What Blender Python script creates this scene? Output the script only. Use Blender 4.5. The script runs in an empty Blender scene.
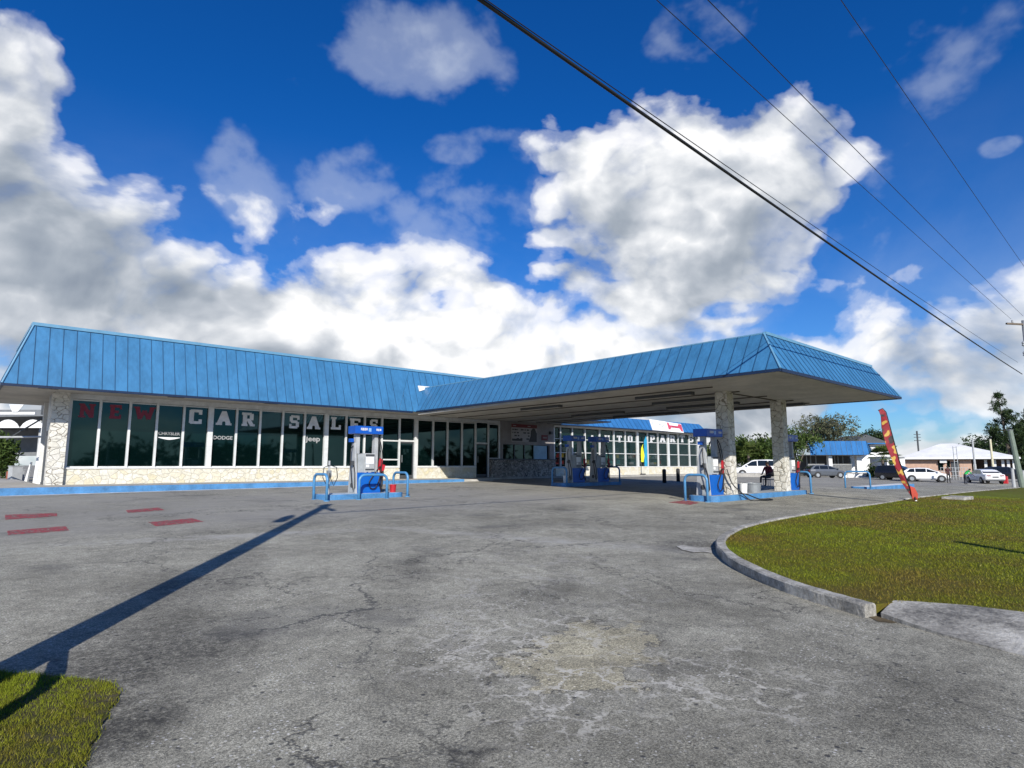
import bpy, bmesh, math, random
import numpy as np
from mathutils import Vector, Matrix
random.seed(7); np.random.seed(7)
R_ = math.radians
scene = bpy.context.scene
col = scene.collection

# ------------------------------------------------------------------ camera numbers (also used to turn measured bearings into places)
FP = 610.0; PITCH = math.atan(81/FP); YAW = R_(47.5)
CAM = np.array([0, 0, 1.6])
FW = np.array([math.cos(YAW), math.sin(YAW), 0.0]); RT = np.array([math.sin(YAW), -math.cos(YAW), 0.0]); UPV = np.array([0, 0, 1.0])
FC = FW*math.cos(PITCH)+UPV*math.sin(PITCH); UC = UPV*math.cos(PITCH)-FW*math.sin(PITCH)

def sm(t): t = max(0.0, min(1.0, t)); return t*t*(3-2*t)
def g(X, Y):
    """height of the lot: it climbs gently to the building and falls away to the side road"""
    q = X-.8*Y
    return .022*max(-8, min(Y, 27))+.006*max(-10, min(X, 28))-.02*max(0, min(q-20, 38))
def ray(x, y):
    d = FC*FP+RT*(x-512)-UC*(y-384); return d/np.linalg.norm(d)
def G(x, y):
    d = ray(x, y); t = .5
    for i in range(5000):
        P = CAM+d*t
        if P[2] < g(P[0], P[1]): break
        t *= 1.003
    return P
def PY(x, y, Y): d = ray(x, y); return CAM+d*(Y/d[1])
def PX(x, y, X): d = ray(x, y); return CAM+d*(X/d[0])
def PD(x, y, D): d = ray(x, y); return CAM+d*(D/(d@FW))
def at(x, D):
    """place on the ground on bearing x at distance D ahead"""
    P = FW*D+RT*((x-512)/615.*D); return (P[0], P[1], g(P[0], P[1]))

# ------------------------------------------------------------------ materials
MATS = {}
class NT:
    def __init__(s, name):
        s.m = bpy.data.materials.new(name); s.m.use_nodes = True; s.t = s.m.node_tree
        s.b = s.t.nodes['Principled BSDF']; s.out = s.t.nodes['Material Output']
    def n(s, ty, **kw):
        nd = s.t.nodes.new(ty)
        for k, v in kw.items():
            if k.startswith('_'): nd.inputs[k[1:].replace('_', ' ')].default_value = v
            else: setattr(nd, k, v)
        return nd
    def l(s, a, b): s.t.links.new(a, b)
def rgb(r, g_, b): return (r, g_, b, 1)
def srgb(r, g_, b):
    f = lambda c: (c/255/12.92) if c/255 <= .04045 else ((c/255+.055)/1.055)**2.4
    return (f(r), f(g_), f(b), 1)
def noise(t, vec, scale, detail=4, rough=.55, dist=0):
    n = t.n('ShaderNodeTexNoise'); n.inputs['Scale'].default_value = scale; n.inputs['Detail'].default_value = detail
    n.inputs['Roughness'].default_value = rough; n.inputs['Distortion'].default_value = dist
    if vec is not None: t.l(vec, n.inputs['Vector'])
    return n.outputs['Fac']
def ramp(t, fac, stops, interp='LINEAR'):
    r = t.n('ShaderNodeValToRGB'); cr = r.color_ramp; cr.interpolation = interp
    while len(cr.elements) < len(stops): cr.elements.new(.5)
    for e, (p, c) in zip(cr.elements, stops):
        e.position = p; e.color = c if hasattr(c, '__len__') else (c, c, c, 1)
    t.l(fac, r.inputs['Fac']); return r.outputs['Color']
def mixc(t, fac, a, b, mode='MIX'):
    m = t.n('ShaderNodeMix', data_type='RGBA', blend_type=mode); m.clamp_factor = True
    for s, v in ((m.inputs[0], fac), (m.inputs[6], a), (m.inputs[7], b)):
        if isinstance(v, bpy.types.NodeSocket): t.l(v, s)
        else: s.default_value = v
    return m.outputs[2]
def math_(t, op, a, b=0, c=0, clamp=False):
    m = t.n('ShaderNodeMath', operation=op); m.use_clamp = clamp
    for s, v in zip(m.inputs, (a, b, c)):
        if isinstance(v, bpy.types.NodeSocket): t.l(v, s)
        else: s.default_value = v
    return m.outputs[0]
def pos(t):
    return t.n('ShaderNodeNewGeometry').outputs['Position']
def bump(t, h, strength=.3, dist=.02):
    b = t.n('ShaderNodeBump'); b.inputs['Strength'].default_value = strength; b.inputs['Distance'].default_value = dist
    t.l(h, b.inputs['Height']); t.l(b.outputs['Normal'], t.b.inputs['Normal'])
def plain(name, c, rough=.6, metal=0, var=.12, scale=3.0, spec=.5, bmp=0):
    """paint or plastic with soft dirt so that no surface is one flat value"""
    if name in MATS: return MATS[name]
    t = NT(name); p = pos(t)
    n1 = noise(t, p, scale, 5, .6); n2 = noise(t, p, scale*9, 3, .6)
    f = math_(t, 'ADD', math_(t, 'MULTIPLY', n1, .7), math_(t, 'MULTIPLY', n2, .3))
    dark = tuple(x*(1-var*2) for x in c[:3])+(1,); lite = tuple(min(1, x*(1+var)) for x in c[:3])+(1,)
    t.l(ramp(t, f, [(.3, dark), (.62, lite)]), t.b.inputs['Base Color'])
    t.l(math_(t, 'ADD', rough-.08, math_(t, 'MULTIPLY', n1, .16)), t.b.inputs['Roughness'])
    t.b.inputs['Metallic'].default_value = metal; t.b.inputs['Specular IOR Level'].default_value = spec
    if bmp: bump(t, f, bmp, .01)
    MATS[name] = t.m; return t.m
def glassm(name, tint=(.001, .005, .005), rough=.03, alpha=1.0, spec=.6):
    if name in MATS: return MATS[name]
    t = NT(name); p = pos(t)
    n = noise(t, p, .35, 2, .5); t.b.inputs['Specular Tint'].default_value = (.45, .85, .85, 1)
    t.b.inputs['Base Color'].default_value = tint+(1,)
    t.b.inputs['Roughness'].default_value = rough; t.b.inputs['Specular IOR Level'].default_value = spec
    b = t.n('ShaderNodeBump'); b.inputs['Strength'].default_value = .02; b.inputs['Distance'].default_value = .05
    t.l(n, b.inputs['Height']); t.l(b.outputs['Normal'], t.b.inputs['Normal'])
    if alpha < 1: t.b.inputs['Alpha'].default_value = alpha
    MATS[name] = t.m; return t.m
def stone(name, scale, cols, mortar, mw=.04, stretch=(1, 1, 1.25), rough=.85):
    if name in MATS: return MATS[name]
    t = NT(name); p = pos(t)
    mp = t.n('ShaderNodeMapping'); mp.inputs['Scale'].default_value = stretch; t.l(p, mp.inputs['Vector'])
    wn = t.n('ShaderNodeTexNoise'); wn.inputs['Scale'].default_value = scale*.7; wn.inputs['Detail'].default_value = 2; t.l(mp.outputs[0], wn.inputs['Vector'])
    wv = t.n('ShaderNodeVectorMath', operation='MULTIPLY_ADD'); t.l(wn.outputs['Color'], wv.inputs[0]); wv.inputs[1].default_value = (.25,)*3; t.l(mp.outputs[0], wv.inputs[2])
    v1 = t.n('ShaderNodeTexVoronoi', feature='F1'); v1.inputs['Scale'].default_value = scale; v1.inputs['Randomness'].default_value = .9; t.l(wv.outputs[0], v1.inputs['Vector'])
    v2 = t.n('ShaderNodeTexVoronoi', feature='DISTANCE_TO_EDGE'); v2.inputs['Scale'].default_value = scale; v2.inputs['Randomness'].default_value = .9; t.l(wv.outputs[0], v2.inputs['Vector'])
    sep = t.n('ShaderNodeSeparateColor'); t.l(v1.outputs['Color'], sep.inputs[0])
    base = ramp(t, sep.outputs[0], [(i/(len(cols)-1), c) for i, c in enumerate(cols)])
    fine = noise(t, p, 28, 5, .65); pit = noise(t, p, 9, 5, .7)
    base = mixc(t, ramp(t, pit, [(.35, .55), (.6, 0.)]), base, tuple(x*.62 for x in cols[0][:3])+(1,))
    edge = ramp(t, v2.outputs['Distance'], [(mw*.5, 1.), (mw, 0.)])
    edge2 = mixc(t, 1., edge, ramp(t, noise(t, p, 3.1, 3), [(.36, .1), (.52, 1.)]), 'MULTIPLY')
    t.l(mixc(t, edge2, base, mortar), t.b.inputs['Base Color'])
    t.b.inputs['Roughness'].default_value = rough
    h = math_(t, 'ADD', math_(t, 'MULTIPLY', ramp(t, v2.outputs['Distance'], [(0, 0.), (mw*2.2, 1.)]), .8), math_(t, 'MULTIPLY', fine, .3))
    bump(t, h, .7, .03); MATS[name] = t.m; return t.m

# ------------------------------------------------------------------ mesh builder
class MB:
    def __init__(s): s.v = []; s.f = []; s.mi = []; s.cur = 0
    def add(s, vs, fs):
        o = len(s.v); s.v += [tuple(map(float, v)) for v in vs]; s.f += [tuple(i+o for i in f) for f in fs]; s.mi += [s.cur]*len(fs); return s
    def box(s, x0, x1, y0, y1, z0, z1):
        return s.add([(x0, y0, z0), (x1, y0, z0), (x1, y1, z0), (x0, y1, z0), (x0, y0, z1), (x1, y0, z1), (x1, y1, z1), (x0, y1, z1)],
                     [(0, 3, 2, 1), (4, 5, 6, 7), (0, 1, 5, 4), (1, 2, 6, 5), (2, 3, 7, 6), (3, 0, 4, 7)])
    def prism(s, pts, a, b):
        """closed polygon pts (list of 3-vectors, in plane) moved by vector a->b: pts+a and pts+b"""
        n = len(pts); vs = [Vector(p)+Vector(a) for p in pts]+[Vector(p)+Vector(b) for p in pts]
        return s.add(vs, [tuple(range(n))[::-1], tuple(range(n, 2*n))]+[(i, (i+1) % n, (i+1) % n+n, i+n) for i in range(n)])
    def tube(s, pts, r, seg=10, cap=True):
        pts = [Vector(p) for p in pts]; n = len(pts); rs = r if hasattr(r, '__len__') else [r]*n
        vs = []; prev = None
        for i, p in enumerate(pts):
            d = (pts[min(i+1, n-1)]-pts[max(i-1, 0)]).normalized()
            if prev is None:
                u = d.orthogonal().normalized()
            else:
                u = (prev-d*prev.dot(d))
                u = u.normalized() if u.length > 1e-6 else d.orthogonal().normalized()
            prev = u; w = d.cross(u)
            for k in range(seg):
                a = 2*math.pi*k/seg; vs.append(p+(u*math.cos(a)+w*math.sin(a))*rs[i])
        fs = [(i*seg+k, i*seg+(k+1) % seg, (i+1)*seg+(k+1) % seg, (i+1)*seg+k) for i in range(n-1) for k in range(seg)]
        if cap: fs += [tuple(range(seg))[::-1], tuple(range((n-1)*seg, n*seg))]
        return s.add(vs, fs)
    def lathe(s, prof, c=(0, 0, 0), seg=24, axis='z'):
        vs = []; n = len(prof)
        for r, z in prof:
            for k in range(seg):
                a = 2*math.pi*k/seg; x, y = r*math.cos(a), r*math.sin(a)
                p = (x, y, z) if axis == 'z' else ((x, z, y) if axis == 'y' else (z, x, y))
                vs.append((p[0]+c[0], p[1]+c[1], p[2]+c[2]))
        fs = [(i*seg+k, i*seg+(k+1) % seg, (i+1)*seg+(k+1) % seg, (i+1)*seg+k) for i in range(n-1) for k in range(seg)]
        fs += [tuple(range(seg))[::-1], tuple(range((n-1)*seg, n*seg))]
        return s.add(vs, fs)
    def bar(s, p, q, w, n=(0, 1, 0), th=.01):
        """flat bar from p to q, width w, in the plane whose normal is n"""
        p, q, n = Vector(p), Vector(q), Vector(n); d = (q-p).normalized(); u = n.cross(d).normalized()*w/2
        return s.prism([p-u, q-u, q+u, p+u], n*0, -n*th)
    def build(s, name, mat, parent=None, smooth=False, world=True, bevel=0, fix=True):
        me = bpy.data.meshes.new(name)
        off = Vector(parent.location) if (parent is not None and world and parent.rotation_euler.z == 0 and parent.get('_w', 1)) else Vector((0, 0, 0))
        if parent is not None and parent.parent is not None: off = Vector((0, 0, 0))+root_off(parent) if world and parent.get('_w', 1) else Vector((0, 0, 0))
        me.from_pydata([tuple(Vector(v)-off) for v in s.v], [], s.f)
        for m in (mat if isinstance(mat, (list, tuple)) else [mat]): me.materials.append(m)
        if isinstance(mat, (list, tuple)): me.polygons.foreach_set('material_index', s.mi)
        if fix or bevel:
            bm = bmesh.new(); bm.from_mesh(me)
            if fix: bmesh.ops.recalc_face_normals(bm, faces=bm.faces)
            if bevel:
                es = [e for e in bm.edges if len(e.link_faces) == 2 and e.calc_face_angle(0) > .5]
                bmesh.ops.bevel(bm, geom=es, offset=bevel, segments=2, affect='EDGES', profile=.7, clamp_overlap=True)
            bm.to_mesh(me); bm.free()
        if smooth: me.polygons.foreach_set('use_smooth', [True]*len(me.polygons))
        o = bpy.data.objects.new(name, me); col.objects.link(o)
        if parent is not None: o.parent = parent
        return o
def root_off(o):
    while o.parent is not None: o = o.parent
    return Vector(o.location)
def thing(name, label, cat, loc=(0, 0, 0), rz=0, group=None, world=True):
    o = bpy.data.objects.new(name, None); col.objects.link(o); o.location = loc; o.rotation_euler = (0, 0, rz)
    o['label'] = label; o['category'] = cat
    if group: o['group'] = group
    o['_w'] = 1 if world else 0
    return o
def tag(o, label, cat, group=None, kind=None):
    if label: o['label'] = label
    if cat: o['category'] = cat
    if group: o['group'] = group
    if kind: o['kind'] = kind
    return o
def struct(name, mb, mat, **k): o = mb.build(name, mat, **k); o['kind'] = 'structure'; return o
def L(parent, mb, name, mat, **k):
    """build in the parent's own coordinates"""
    return mb.build(name, mat, parent, world=False, **k)
def kids(o): return [c for c in bpy.data.objects if c.parent == o]
def dup(root, loc, rz=None, label=None, group=None):
    r = root.copy(); col.objects.link(r); r.location = loc
    if rz is not None: r.rotation_euler = (0, 0, rz)
    if label: r['label'] = label
    if group: r['group'] = group
    for ch in kids(root):
        c = ch.copy(); col.objects.link(c); c.parent = r
        for g2 in kids(ch):
            d = g2.copy(); col.objects.link(d); d.parent = c
    return r
def text_mesh(s, size, bold=0, ext=.002):
    """vertices (x right, y up) and faces of a string in Blender's built-in face"""
    cu = bpy.data.curves.new('tmp', 'FONT'); cu.body = s; cu.size = size; cu.extrude = ext; cu.offset = bold; cu.align_x = 'CENTER'; cu.resolution_u = 3
    ob = bpy.data.objects.new('tmp', cu); col.objects.link(ob)
    dg = bpy.context.evaluated_depsgraph_get(); me = bpy.data.meshes.new_from_object(ob.evaluated_get(dg))
    vs = [tuple(v.co) for v in me.vertices]; fs = [tuple(p.vertices) for p in me.polygons]
    bpy.data.objects.remove(ob); bpy.data.curves.remove(cu); bpy.data.meshes.remove(me)
    return vs, fs
def add_text(mb, s, size, origin, right, up, bold=0, sx=1):
    vs, fs = text_mesh(s, size, bold); o = Vector(origin); r = Vector(right).normalized(); u = Vector(up).normalized(); n = r.cross(u)
    mb.add([o+r*v[0]*sx+u*v[1]+n*v[2] for v in vs], fs)
GL = {  # slab-serif block capitals on a 10 x 12 grid: bars (x0,y0,x1,y1,width) and boxes
 'N': [(2.0,0,2.0,12,2.1),(8.0,0,8.0,12,2.1),(2.0,11.3,8.0,.7,2.3),(0,.7,4.2,.7,1.3),(0,11.3,2.6,11.3,1.3),(6,11.3,10,11.3,1.3)],
 'E': [(2.4,0,2.4,12,3),(0,1,9.5,1,2),(0,11,9.5,11,2),(2,6,7.5,6,2),(8.8,0,8.8,3.6,1.5),(8.8,8.4,8.8,12,1.5)],
 'W': [(1.2,11.5,2.9,.4,1.9),(2.9,.4,4.9,8.4,1.5),(5.1,8.4,7.1,.4,1.5),(7.1,.4,8.8,11.5,1.9),(-.5,11.4,2.6,11.4,1.1),(7.4,11.4,10.5,11.4,1.1)],
 'C': [(2.1,.6,2.1,11.4,2.8),(1.4,1.1,8.6,1.1,2),(1.4,10.9,8.6,10.9,2),(8.2,7.9,8.2,11.9,2),(8.2,.1,8.2,3.9,2)],
 'A': [(5,11.6,1.6,.5,2.9),(5,11.6,8.4,.5,2.9),(2.6,4.2,7.4,4.2,1.8),(-.6,.8,3.8,.8,1.6),(6.2,.8,10.6,.8,1.6),(3.6,11.2,6.4,11.2,1.6)],
 'R': [(2.4,0,2.4,12,2.9),(0,.8,4.6,.8,1.6),(0,11,7.5,11,2),(2.4,5.6,7.2,5.6,1.9),(7.6,5.4,7.6,11.2,2.6),(5.6,5.2,8,.8,2.6),(6.8,.8,10.3,.8,1.6)],
 'S': [(2.1,6.2,2.1,11,2.6),(2,11,8.5,11,2),(2,6.1,8,6.1,2.2),(7.9,1.2,7.9,6,2.6),(1.5,1,8,1,2),(1.4,0,1.4,3.8,1.9),(8.6,8.2,8.6,12,1.9)],
 'L': [(2.6,0,2.6,12,3),(0,1,9.4,1,2),(0,11.2,5.2,11.2,1.6),(8.7,0,8.7,4.4,1.8)],
 'U': [(2.2,1.5,2.2,12,2.8),(7.8,1.5,7.8,12,2.8),(2,1,8,1,2.2),(0,11.2,4.2,11.2,1.6),(5.8,11.2,10,11.2,1.6)],
 'T': [(5,0,5,12,3),(.3,11,9.7,11,2),(1,8.2,1,12,1.6),(9,8.2,9,12,1.6),(2.8,.8,7.2,.8,1.6)],
 'O': [(2.1,1.8,2.1,10.2,2.8),(7.9,1.8,7.9,10.2,2.8),(2,1,8,1,2.2),(2,11,8,11,2.2)],
 'P': [(2.4,0,2.4,12,2.9),(0,.8,4.8,.8,1.6),(0,11,7.5,11,2),(2.4,5.2,7.2,5.2,2),(7.7,5,7.7,11.2,2.8)],
}
def glyph(mb, ch, x0, x1, z0, z1, Y, th=.012):
    """letter facing -Y, spanning x0..x1, z0..z1"""
    sx = (x1-x0)/10; sz = (z1-z0)/12; s = min(sx, sz)
    for i, (a, b, c, d, w) in enumerate(GL[ch]):
        p = Vector((x0+a*sx, Y-.0006*i, z0+b*sz)); q = Vector((x0+c*sx, Y-.0006*i, z0+d*sz)); ww = w*(sx if abs(a-c) < abs(b-d) else sz)
        mb.bar(p, q, ww*1.14, (0, -1, 0), th)

# ------------------------------------------------------------------ shared materials
BLUE = srgb(74, 140, 196)
def metal_roof(name, c):
    t = NT(name); p = pos(t)
    mp = t.n('ShaderNodeMapping'); mp.inputs['Scale'].default_value = (1, 1, .25); t.l(p, mp.inputs['Vector'])
    n1 = noise(t, mp.outputs[0], 1.6, 5, .6); n2 = noise(t, mp.outputs[0], 9, 4, .6)
    f = math_(t, 'ADD', math_(t, 'MULTIPLY', n1, .6), math_(t, 'MULTIPLY', n2, .4))
    a = tuple(x*.70 for x in c[:3])+(1,); b = tuple(min(1, x*1.08) for x in c[:3])+(1,)
    t.l(ramp(t, f, [(.32, a), (.6, b)]), t.b.inputs['Base Color'])
    t.b.inputs['Roughness'].default_value = .42; t.b.inputs['Specular IOR Level'].default_value = .45
    bump(t, noise(t, p, .9, 3, .5), .25, .03); return t.m
m_roof = metal_roof('blue_painted_sheet_metal', (.045, .175, .345))
m_roof_far = metal_roof('bright_blue_sheet_metal', (.032, .15, .37)); m_roof_far.node_tree.nodes['Principled BSDF'].inputs['Roughness'].default_value = .75; m_roof_far.node_tree.nodes['Principled BSDF'].inputs['Specular IOR Level'].default_value = .15
m_rib = plain('blue_seam_painted_shadow', (.016, .072, .155, 1), .5)  # darkened blue stands in for the shadow line along each rib
m_trim = plain('pale_blue_cap', (.12, .28, .42, 1), .45, 0, .08)
m_dtrim = plain('navy_drip_edge', (.005, .018, .055, 1), .5)
m_soffit = plain('painted_soffit', (.40, .375, .33, 1), .8, 0, .16, .7)
m_white = plain('off_white_paint', (.72, .72, .70, 1), .6, 0, .1)
m_alu = plain('white_window_metal', (.62, .63, .62, 1), .4, 0, .1)
m_glass = glassm('dark_green_glass')
m_glass2 = glassm('clear_shop_glass', (.01, .03, .03), .02, .42)
m_carglass = glassm('car_window_glass', (.01, .012, .014), .05)
m_stone = stone('cream_coral_stone', 3.6, [(.66, .62, .50, 1), (.71, .68, .58, 1), (.74, .71, .62, 1), (.66, .59, .40, 1), (.72, .69, .60, 1)], (.58, .53, .42, 1), .02)
m_colstone = stone('column_flagstone', 3.9, [(.64, .61, .53, 1), (.70, .67, .60, 1), (.57, .54, .45, 1), (.72, .70, .63, 1)], (.24, .21, .16, 1), .045)
m_cwall = plain('greyish_counter_wall', (.27, .25, .24, 1), .8, 0, .12)
m_signpaper = plain('shade_dimmed_sign_white', (.38, .36, .35, 1), .6)  # white dimmed in its colour for the shade around the counter
m_dred = plain('dark_red_header', (.16, .012, .015, 1), .6)
m_kstone = stone('rough_pebble_stone', 6.5, [(.42, .38, .33, 1), (.20, .17, .14, 1), (.50, .46, .40, 1), (.30, .26, .22, 1)], (.06, .05, .04, 1), .09, (1, 1, 1))
m_kerbblue = plain('blue_kerb_paint', (.065, .21, .42, 1), .6, 0, .22, 2.5)
m_hoop = plain('blue_tube_paint', (.075, .235, .44, 1), .38, 0, .12, 5)
m_pumpblue = plain('pump_blue', (.004, .105, .44, 1), .32, 0, .05)
m_signblue = plain('sign_blue', (.005, .085, .42, 1), .35, 0, .05)
m_grey = plain('pump_grey', (.36, .38, .38, 1), .45, .0, .1)
m_lgrey = plain('light_grey_panel', (.40, .41, .41, 1), .45, 0, .1)
m_dgrey = plain('dark_grey_plastic', (.06, .065, .07, 1), .5)
m_black = plain('black_rubber', (.012, .012, .013, 1), .55)
m_red = plain('red_plastic', (.48, .02, .03, 1), .4)
m_paper = plain('white_display', (.80, .80, .78, 1), .5, 0, .04)
m_conc = plain('pale_concrete', (.40, .38, .34, 1), .9, 0, .2, 1.7, .3, .3)
m_wood = plain('weathered_pole_wood', (.16, .13, .10, 1), .9, 0, .2, 4, .2, .5)
m_galv = plain('galvanised_metal', (.34, .36, .37, 1), .45, .5, .12)

# ------------------------------------------------------------------ ground
def asphalt():
    t = NT('worn_asphalt'); p = pos(t)
    big = noise(t, p, .12, 4, .6); mid = noise(t, p, .9, 6, .65); fine = noise(t, p, 62, 4, .8); grit = noise(t, p, 150, 2, .7)
    base = ramp(t, math_(t, 'ADD', math_(t, 'MULTIPLY', big, .5), math_(t, 'MULTIPLY', mid, .5)), [(.40, (.215, .202, .160, 1)), (.5, (.300, .284, .228, 1)), (.60, (.39, .37, .298, 1))])
    gr = ramp(t, math_(t, 'ADD', math_(t, 'MULTIPLY', fine, .62), math_(t, 'MULTIPLY', grit, .38)), [(.41, .36), (.49, .90), (.55, 1.25), (.62, 2.0)])
    base = mixc(t, 1., base, gr, 'MULTIPLY')
    base = mixc(t, 1., base, ramp(t, noise(t, p, 6.5, 6, .78), [(.38, .80), (.5, 1.), (.62, 1.20)]), 'MULTIPLY')
    def scale_by(base, f, c): return mixc(t, f, base, mixc(t, 1., base, c, 'MULTIPLY'))
    # pale stones worn free in the surface
    v = t.n('ShaderNodeTexVoronoi', feature='F1'); v.inputs['Scale'].default_value = 30; t.l(p, v.inputs['Vector'])
    vs_ = t.n('ShaderNodeSeparateColor'); t.l(v.outputs['Color'], vs_.inputs[0])
    st = mixc(t, 1., ramp(t, v.outputs['Distance'], [(.20, 1.), (.27, 0.)]), ramp(t, vs_.outputs[0], [(.5, 0.), (.6, 1.)]), 'MULTIPLY')
    st = mixc(t, 1., st, ramp(t, noise(t, p, 1.1, 5, .75), [(.46, 0.), (.60, 1.)]), 'MULTIPLY')
    base = mixc(t, st, base, (.66, .64, .60, 1))
    # dark pits
    v3 = t.n('ShaderNodeTexVoronoi', feature='F1'); v3.inputs['Scale'].default_value = 11; t.l(p, v3.inputs['Vector'])
    pt = ramp(t, v3.outputs['Distance'], [(.12, .9), (.20, 0.)])
    pt = mixc(t, 1., pt, ramp(t, noise(t, p, 2.3, 4, .7), [(.44, 0.), (.56, 1.)]), 'MULTIPLY')
    base = mixc(t, pt, base, (.05, .05, .05, 1))
    def crack(scale, w, lo, hi, sc2, warp=.6, seed=0.):
        wn = t.n('ShaderNodeTexNoise'); wn.inputs['Scale'].default_value = scale*1.3; wn.inputs['Detail'].default_value = 7; wn.inputs['Roughness'].default_value = .68; t.l(p, wn.inputs['Vector'])
        wv = t.n('ShaderNodeVectorMath', operation='MULTIPLY_ADD'); t.l(wn.outputs['Color'], wv.inputs[0]); wv.inputs[1].default_value = (warp/scale,)*3
        ad = t.n('ShaderNodeVectorMath', operation='ADD'); t.l(p, ad.inputs[0]); ad.inputs[1].default_value = (seed, seed*1.7, 0); t.l(ad.outputs[0], wv.inputs[2])
        v = t.n('ShaderNodeTexVoronoi', feature='DISTANCE_TO_EDGE'); v.inputs['Scale'].default_value = scale; t.l(wv.outputs[0], v.inputs['Vector'])
        e = ramp(t, v.outputs['Distance'], [(w*.35, 1.), (w, 0.)])
        return mixc(t, 1., e, ramp(t, noise(t, ad.outputs[0], sc2, 3, .6), [(lo, 0.), (hi, 1.)]), 'MULTIPLY')
    c1 = crack(.26, .006, .46, .54, .35, .9, 3.3); c2 = crack(.9, .013, .56, .64, .4, .9, 11.); c3 = crack(.12, .0025, .42, .50, .2, 1.1, 40.)
    # localised spots given in metres on the lot: centre, radii, turn
    sep = t.n('ShaderNodeSeparateXYZ'); t.l(p, sep.inputs[0])
    warpn = t.n('ShaderNodeTexNoise'); warpn.inputs['Scale'].default_value = 1.1; warpn.inputs['Detail'].default_value = 6; warpn.inputs['Roughness'].default_value = .62; t.l(p, warpn.inputs['Vector'])
    sw = t.n('ShaderNodeSeparateColor'); t.l(warpn.outputs['Color'], sw.inputs[0])
    wx = math_(t, 'ADD', sep.outputs[0], math_(t, 'MULTIPLY_ADD', sw.outputs[0], 1.5, -.75)); wy = math_(t, 'ADD', sep.outputs[1], math_(t, 'MULTIPLY_ADD', sw.outputs[1], 1.5, -.75))
    def spot(cx, cy, rx, ry, a, lo=.8, hi=1.1, out=(1., 0.)):
        ca, sa = math.cos(a), math.sin(a); dx = math_(t, 'SUBTRACT', wx, cx); dy = math_(t, 'SUBTRACT', wy, cy)
        u = math_(t, 'DIVIDE', math_(t, 'ADD', math_(t, 'MULTIPLY', dx, ca), math_(t, 'MULTIPLY', dy, sa)), rx)
        w = math_(t, 'DIVIDE', math_(t, 'SUBTRACT', math_(t, 'MULTIPLY', dy, ca), math_(t, 'MULTIPLY', dx, sa)), ry)
        r = math_(t, 'SQRT', math_(t, 'ADD', math_(t, 'MULTIPLY', u, u), math_(t, 'MULTIPLY', w, w)))
        return ramp(t, r, [(min(lo, hi)*.5, out[0]), (min(1, hi*.5+.5*.0+.02), out[1])]) if False else ramp(t, math_(t, 'MULTIPLY', r, .5), [(lo/2, out[0]), (hi/2, out[1])])
    def seg(xa, ya, xb, yb, w, lo=.4, hi=1.2):
        a = math.atan2(yb-ya, xb-xa); l = math.hypot(xb-xa, yb-ya)/2
        return spot((xa+xb)/2, (ya+yb)/2, l, w, a, lo, hi)
    dust = mixc(t, 1., mixc(t, 1., seg(*G(0, 548)[:2], *G(420, 527)[:2], .35), seg(*G(380, 527)[:2], *G(745, 556)[:2], .38), 'ADD'), ramp(t, noise(t, p, 2.2, 6, .75), [(.36, 0.), (.62, .8)]), 'MULTIPLY')
    base = mixc(t, dust, base, (.40, .385, .35, 1))
    # worn concrete-coloured patches and pale veins
    P1 = G(590, 655)[:2]; P2 = G(520, 632)[:2]; P3 = G(640, 690)[:2]
    pn = noise(t, p, 2.6, 6, .7)
    patch = ramp(t, math_(t, 'ADD', spot(P1[0], P1[1], .95, .62, .3, .2, 1.5), math_(t, 'MULTIPLY', math_(t, 'SUBTRACT', pn, .5), 1.6)), [(.50, 0.), (.56, 1.)])
    base = scale_by(base, math_(t, 'MULTIPLY', patch, .8), (1.36, 1.29, 1.10, 1))
    pe = ramp(t, math_(t, 'ADD', spot(P1[0], P1[1], .95, .62, .3, .2, 1.5), math_(t, 'MULTIPLY', math_(t, 'SUBTRACT', pn, .5), 1.6)), [(.47, 0.), (.49, .9), (.51, .9), (.525, 0.)])
    base = mixc(t, mixc(t, 1., pe, ramp(t, noise(t, p, 2.1, 3), [(.42, 0.), (.50, 1.)]), 'MULTIPLY'), base, (.05, .045, .04, 1))
    vein = crack(3.2, .06, .3, .5, 1.6, 1.4, 7.)
    vm = mixc(t, 1., vein, mixc(t, 1., spot(P2[0], P2[1], 1.3, 1.0, .2, .5, 1.2), spot(P3[0], P3[1], 1.6, .7, -.4, .5, 1.2), 'ADD'), 'MULTIPLY')
    base = mixc(t, mixc(t, 1., vm, ramp(t, noise(t, p, 9, 4, .7), [(.4, .2), (.55, 1.)]), 'MULTIPLY'), base, (.55, .52, .45, 1))
    P4 = G(545, 575)[:2]
    vm2 = mixc(t, 1., crack(.8, .022, .4, .55, .8, 1.2, 27.), spot(P4[0], P4[1], 4.5, 1.6, .75, .6, 1.3), 'MULTIPLY')
    base = mixc(t, mixc(t, 1., vm2, (.6,)*3+(1,), 'MULTIPLY'), base, (.42, .40, .36, 1))
    # dark worn coarse stretches: by the near grass and by the kerb nose
    for (px, py, rx, ry, a, k) in ((150, 660, 1.5, 1.0, .9, .6), (118, 728, .5, .35, .5, .6), (690, 545, 1.5, .55, .4, .65), (455, 757, .30, .13, -.7, .8), (190, 590, 3.2, .8, .95, .4), (850, 480, 3, 5, .1, 0.), (280, 745, 1.2, .5, .5, .0), (560, 508, 2.2, .9, .1, .35), (900, 700, 1.4, .9, 0, .25), (365, 506, 1.1, .35, 0., .4), (620, 498, 1.2, .4, .2, .4), (500, 500, 1.6, .5, -.3, .3), (745, 505, 1.5, .3, -.1, .45), (250, 500, 2.4, .35, .05, .25), (420, 560, 2.5, .25, .9, .3), (560, 590, 2.2, .3, .75, .25)):
        if k == 0: continue
        q = G(px, py)[:2]
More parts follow.
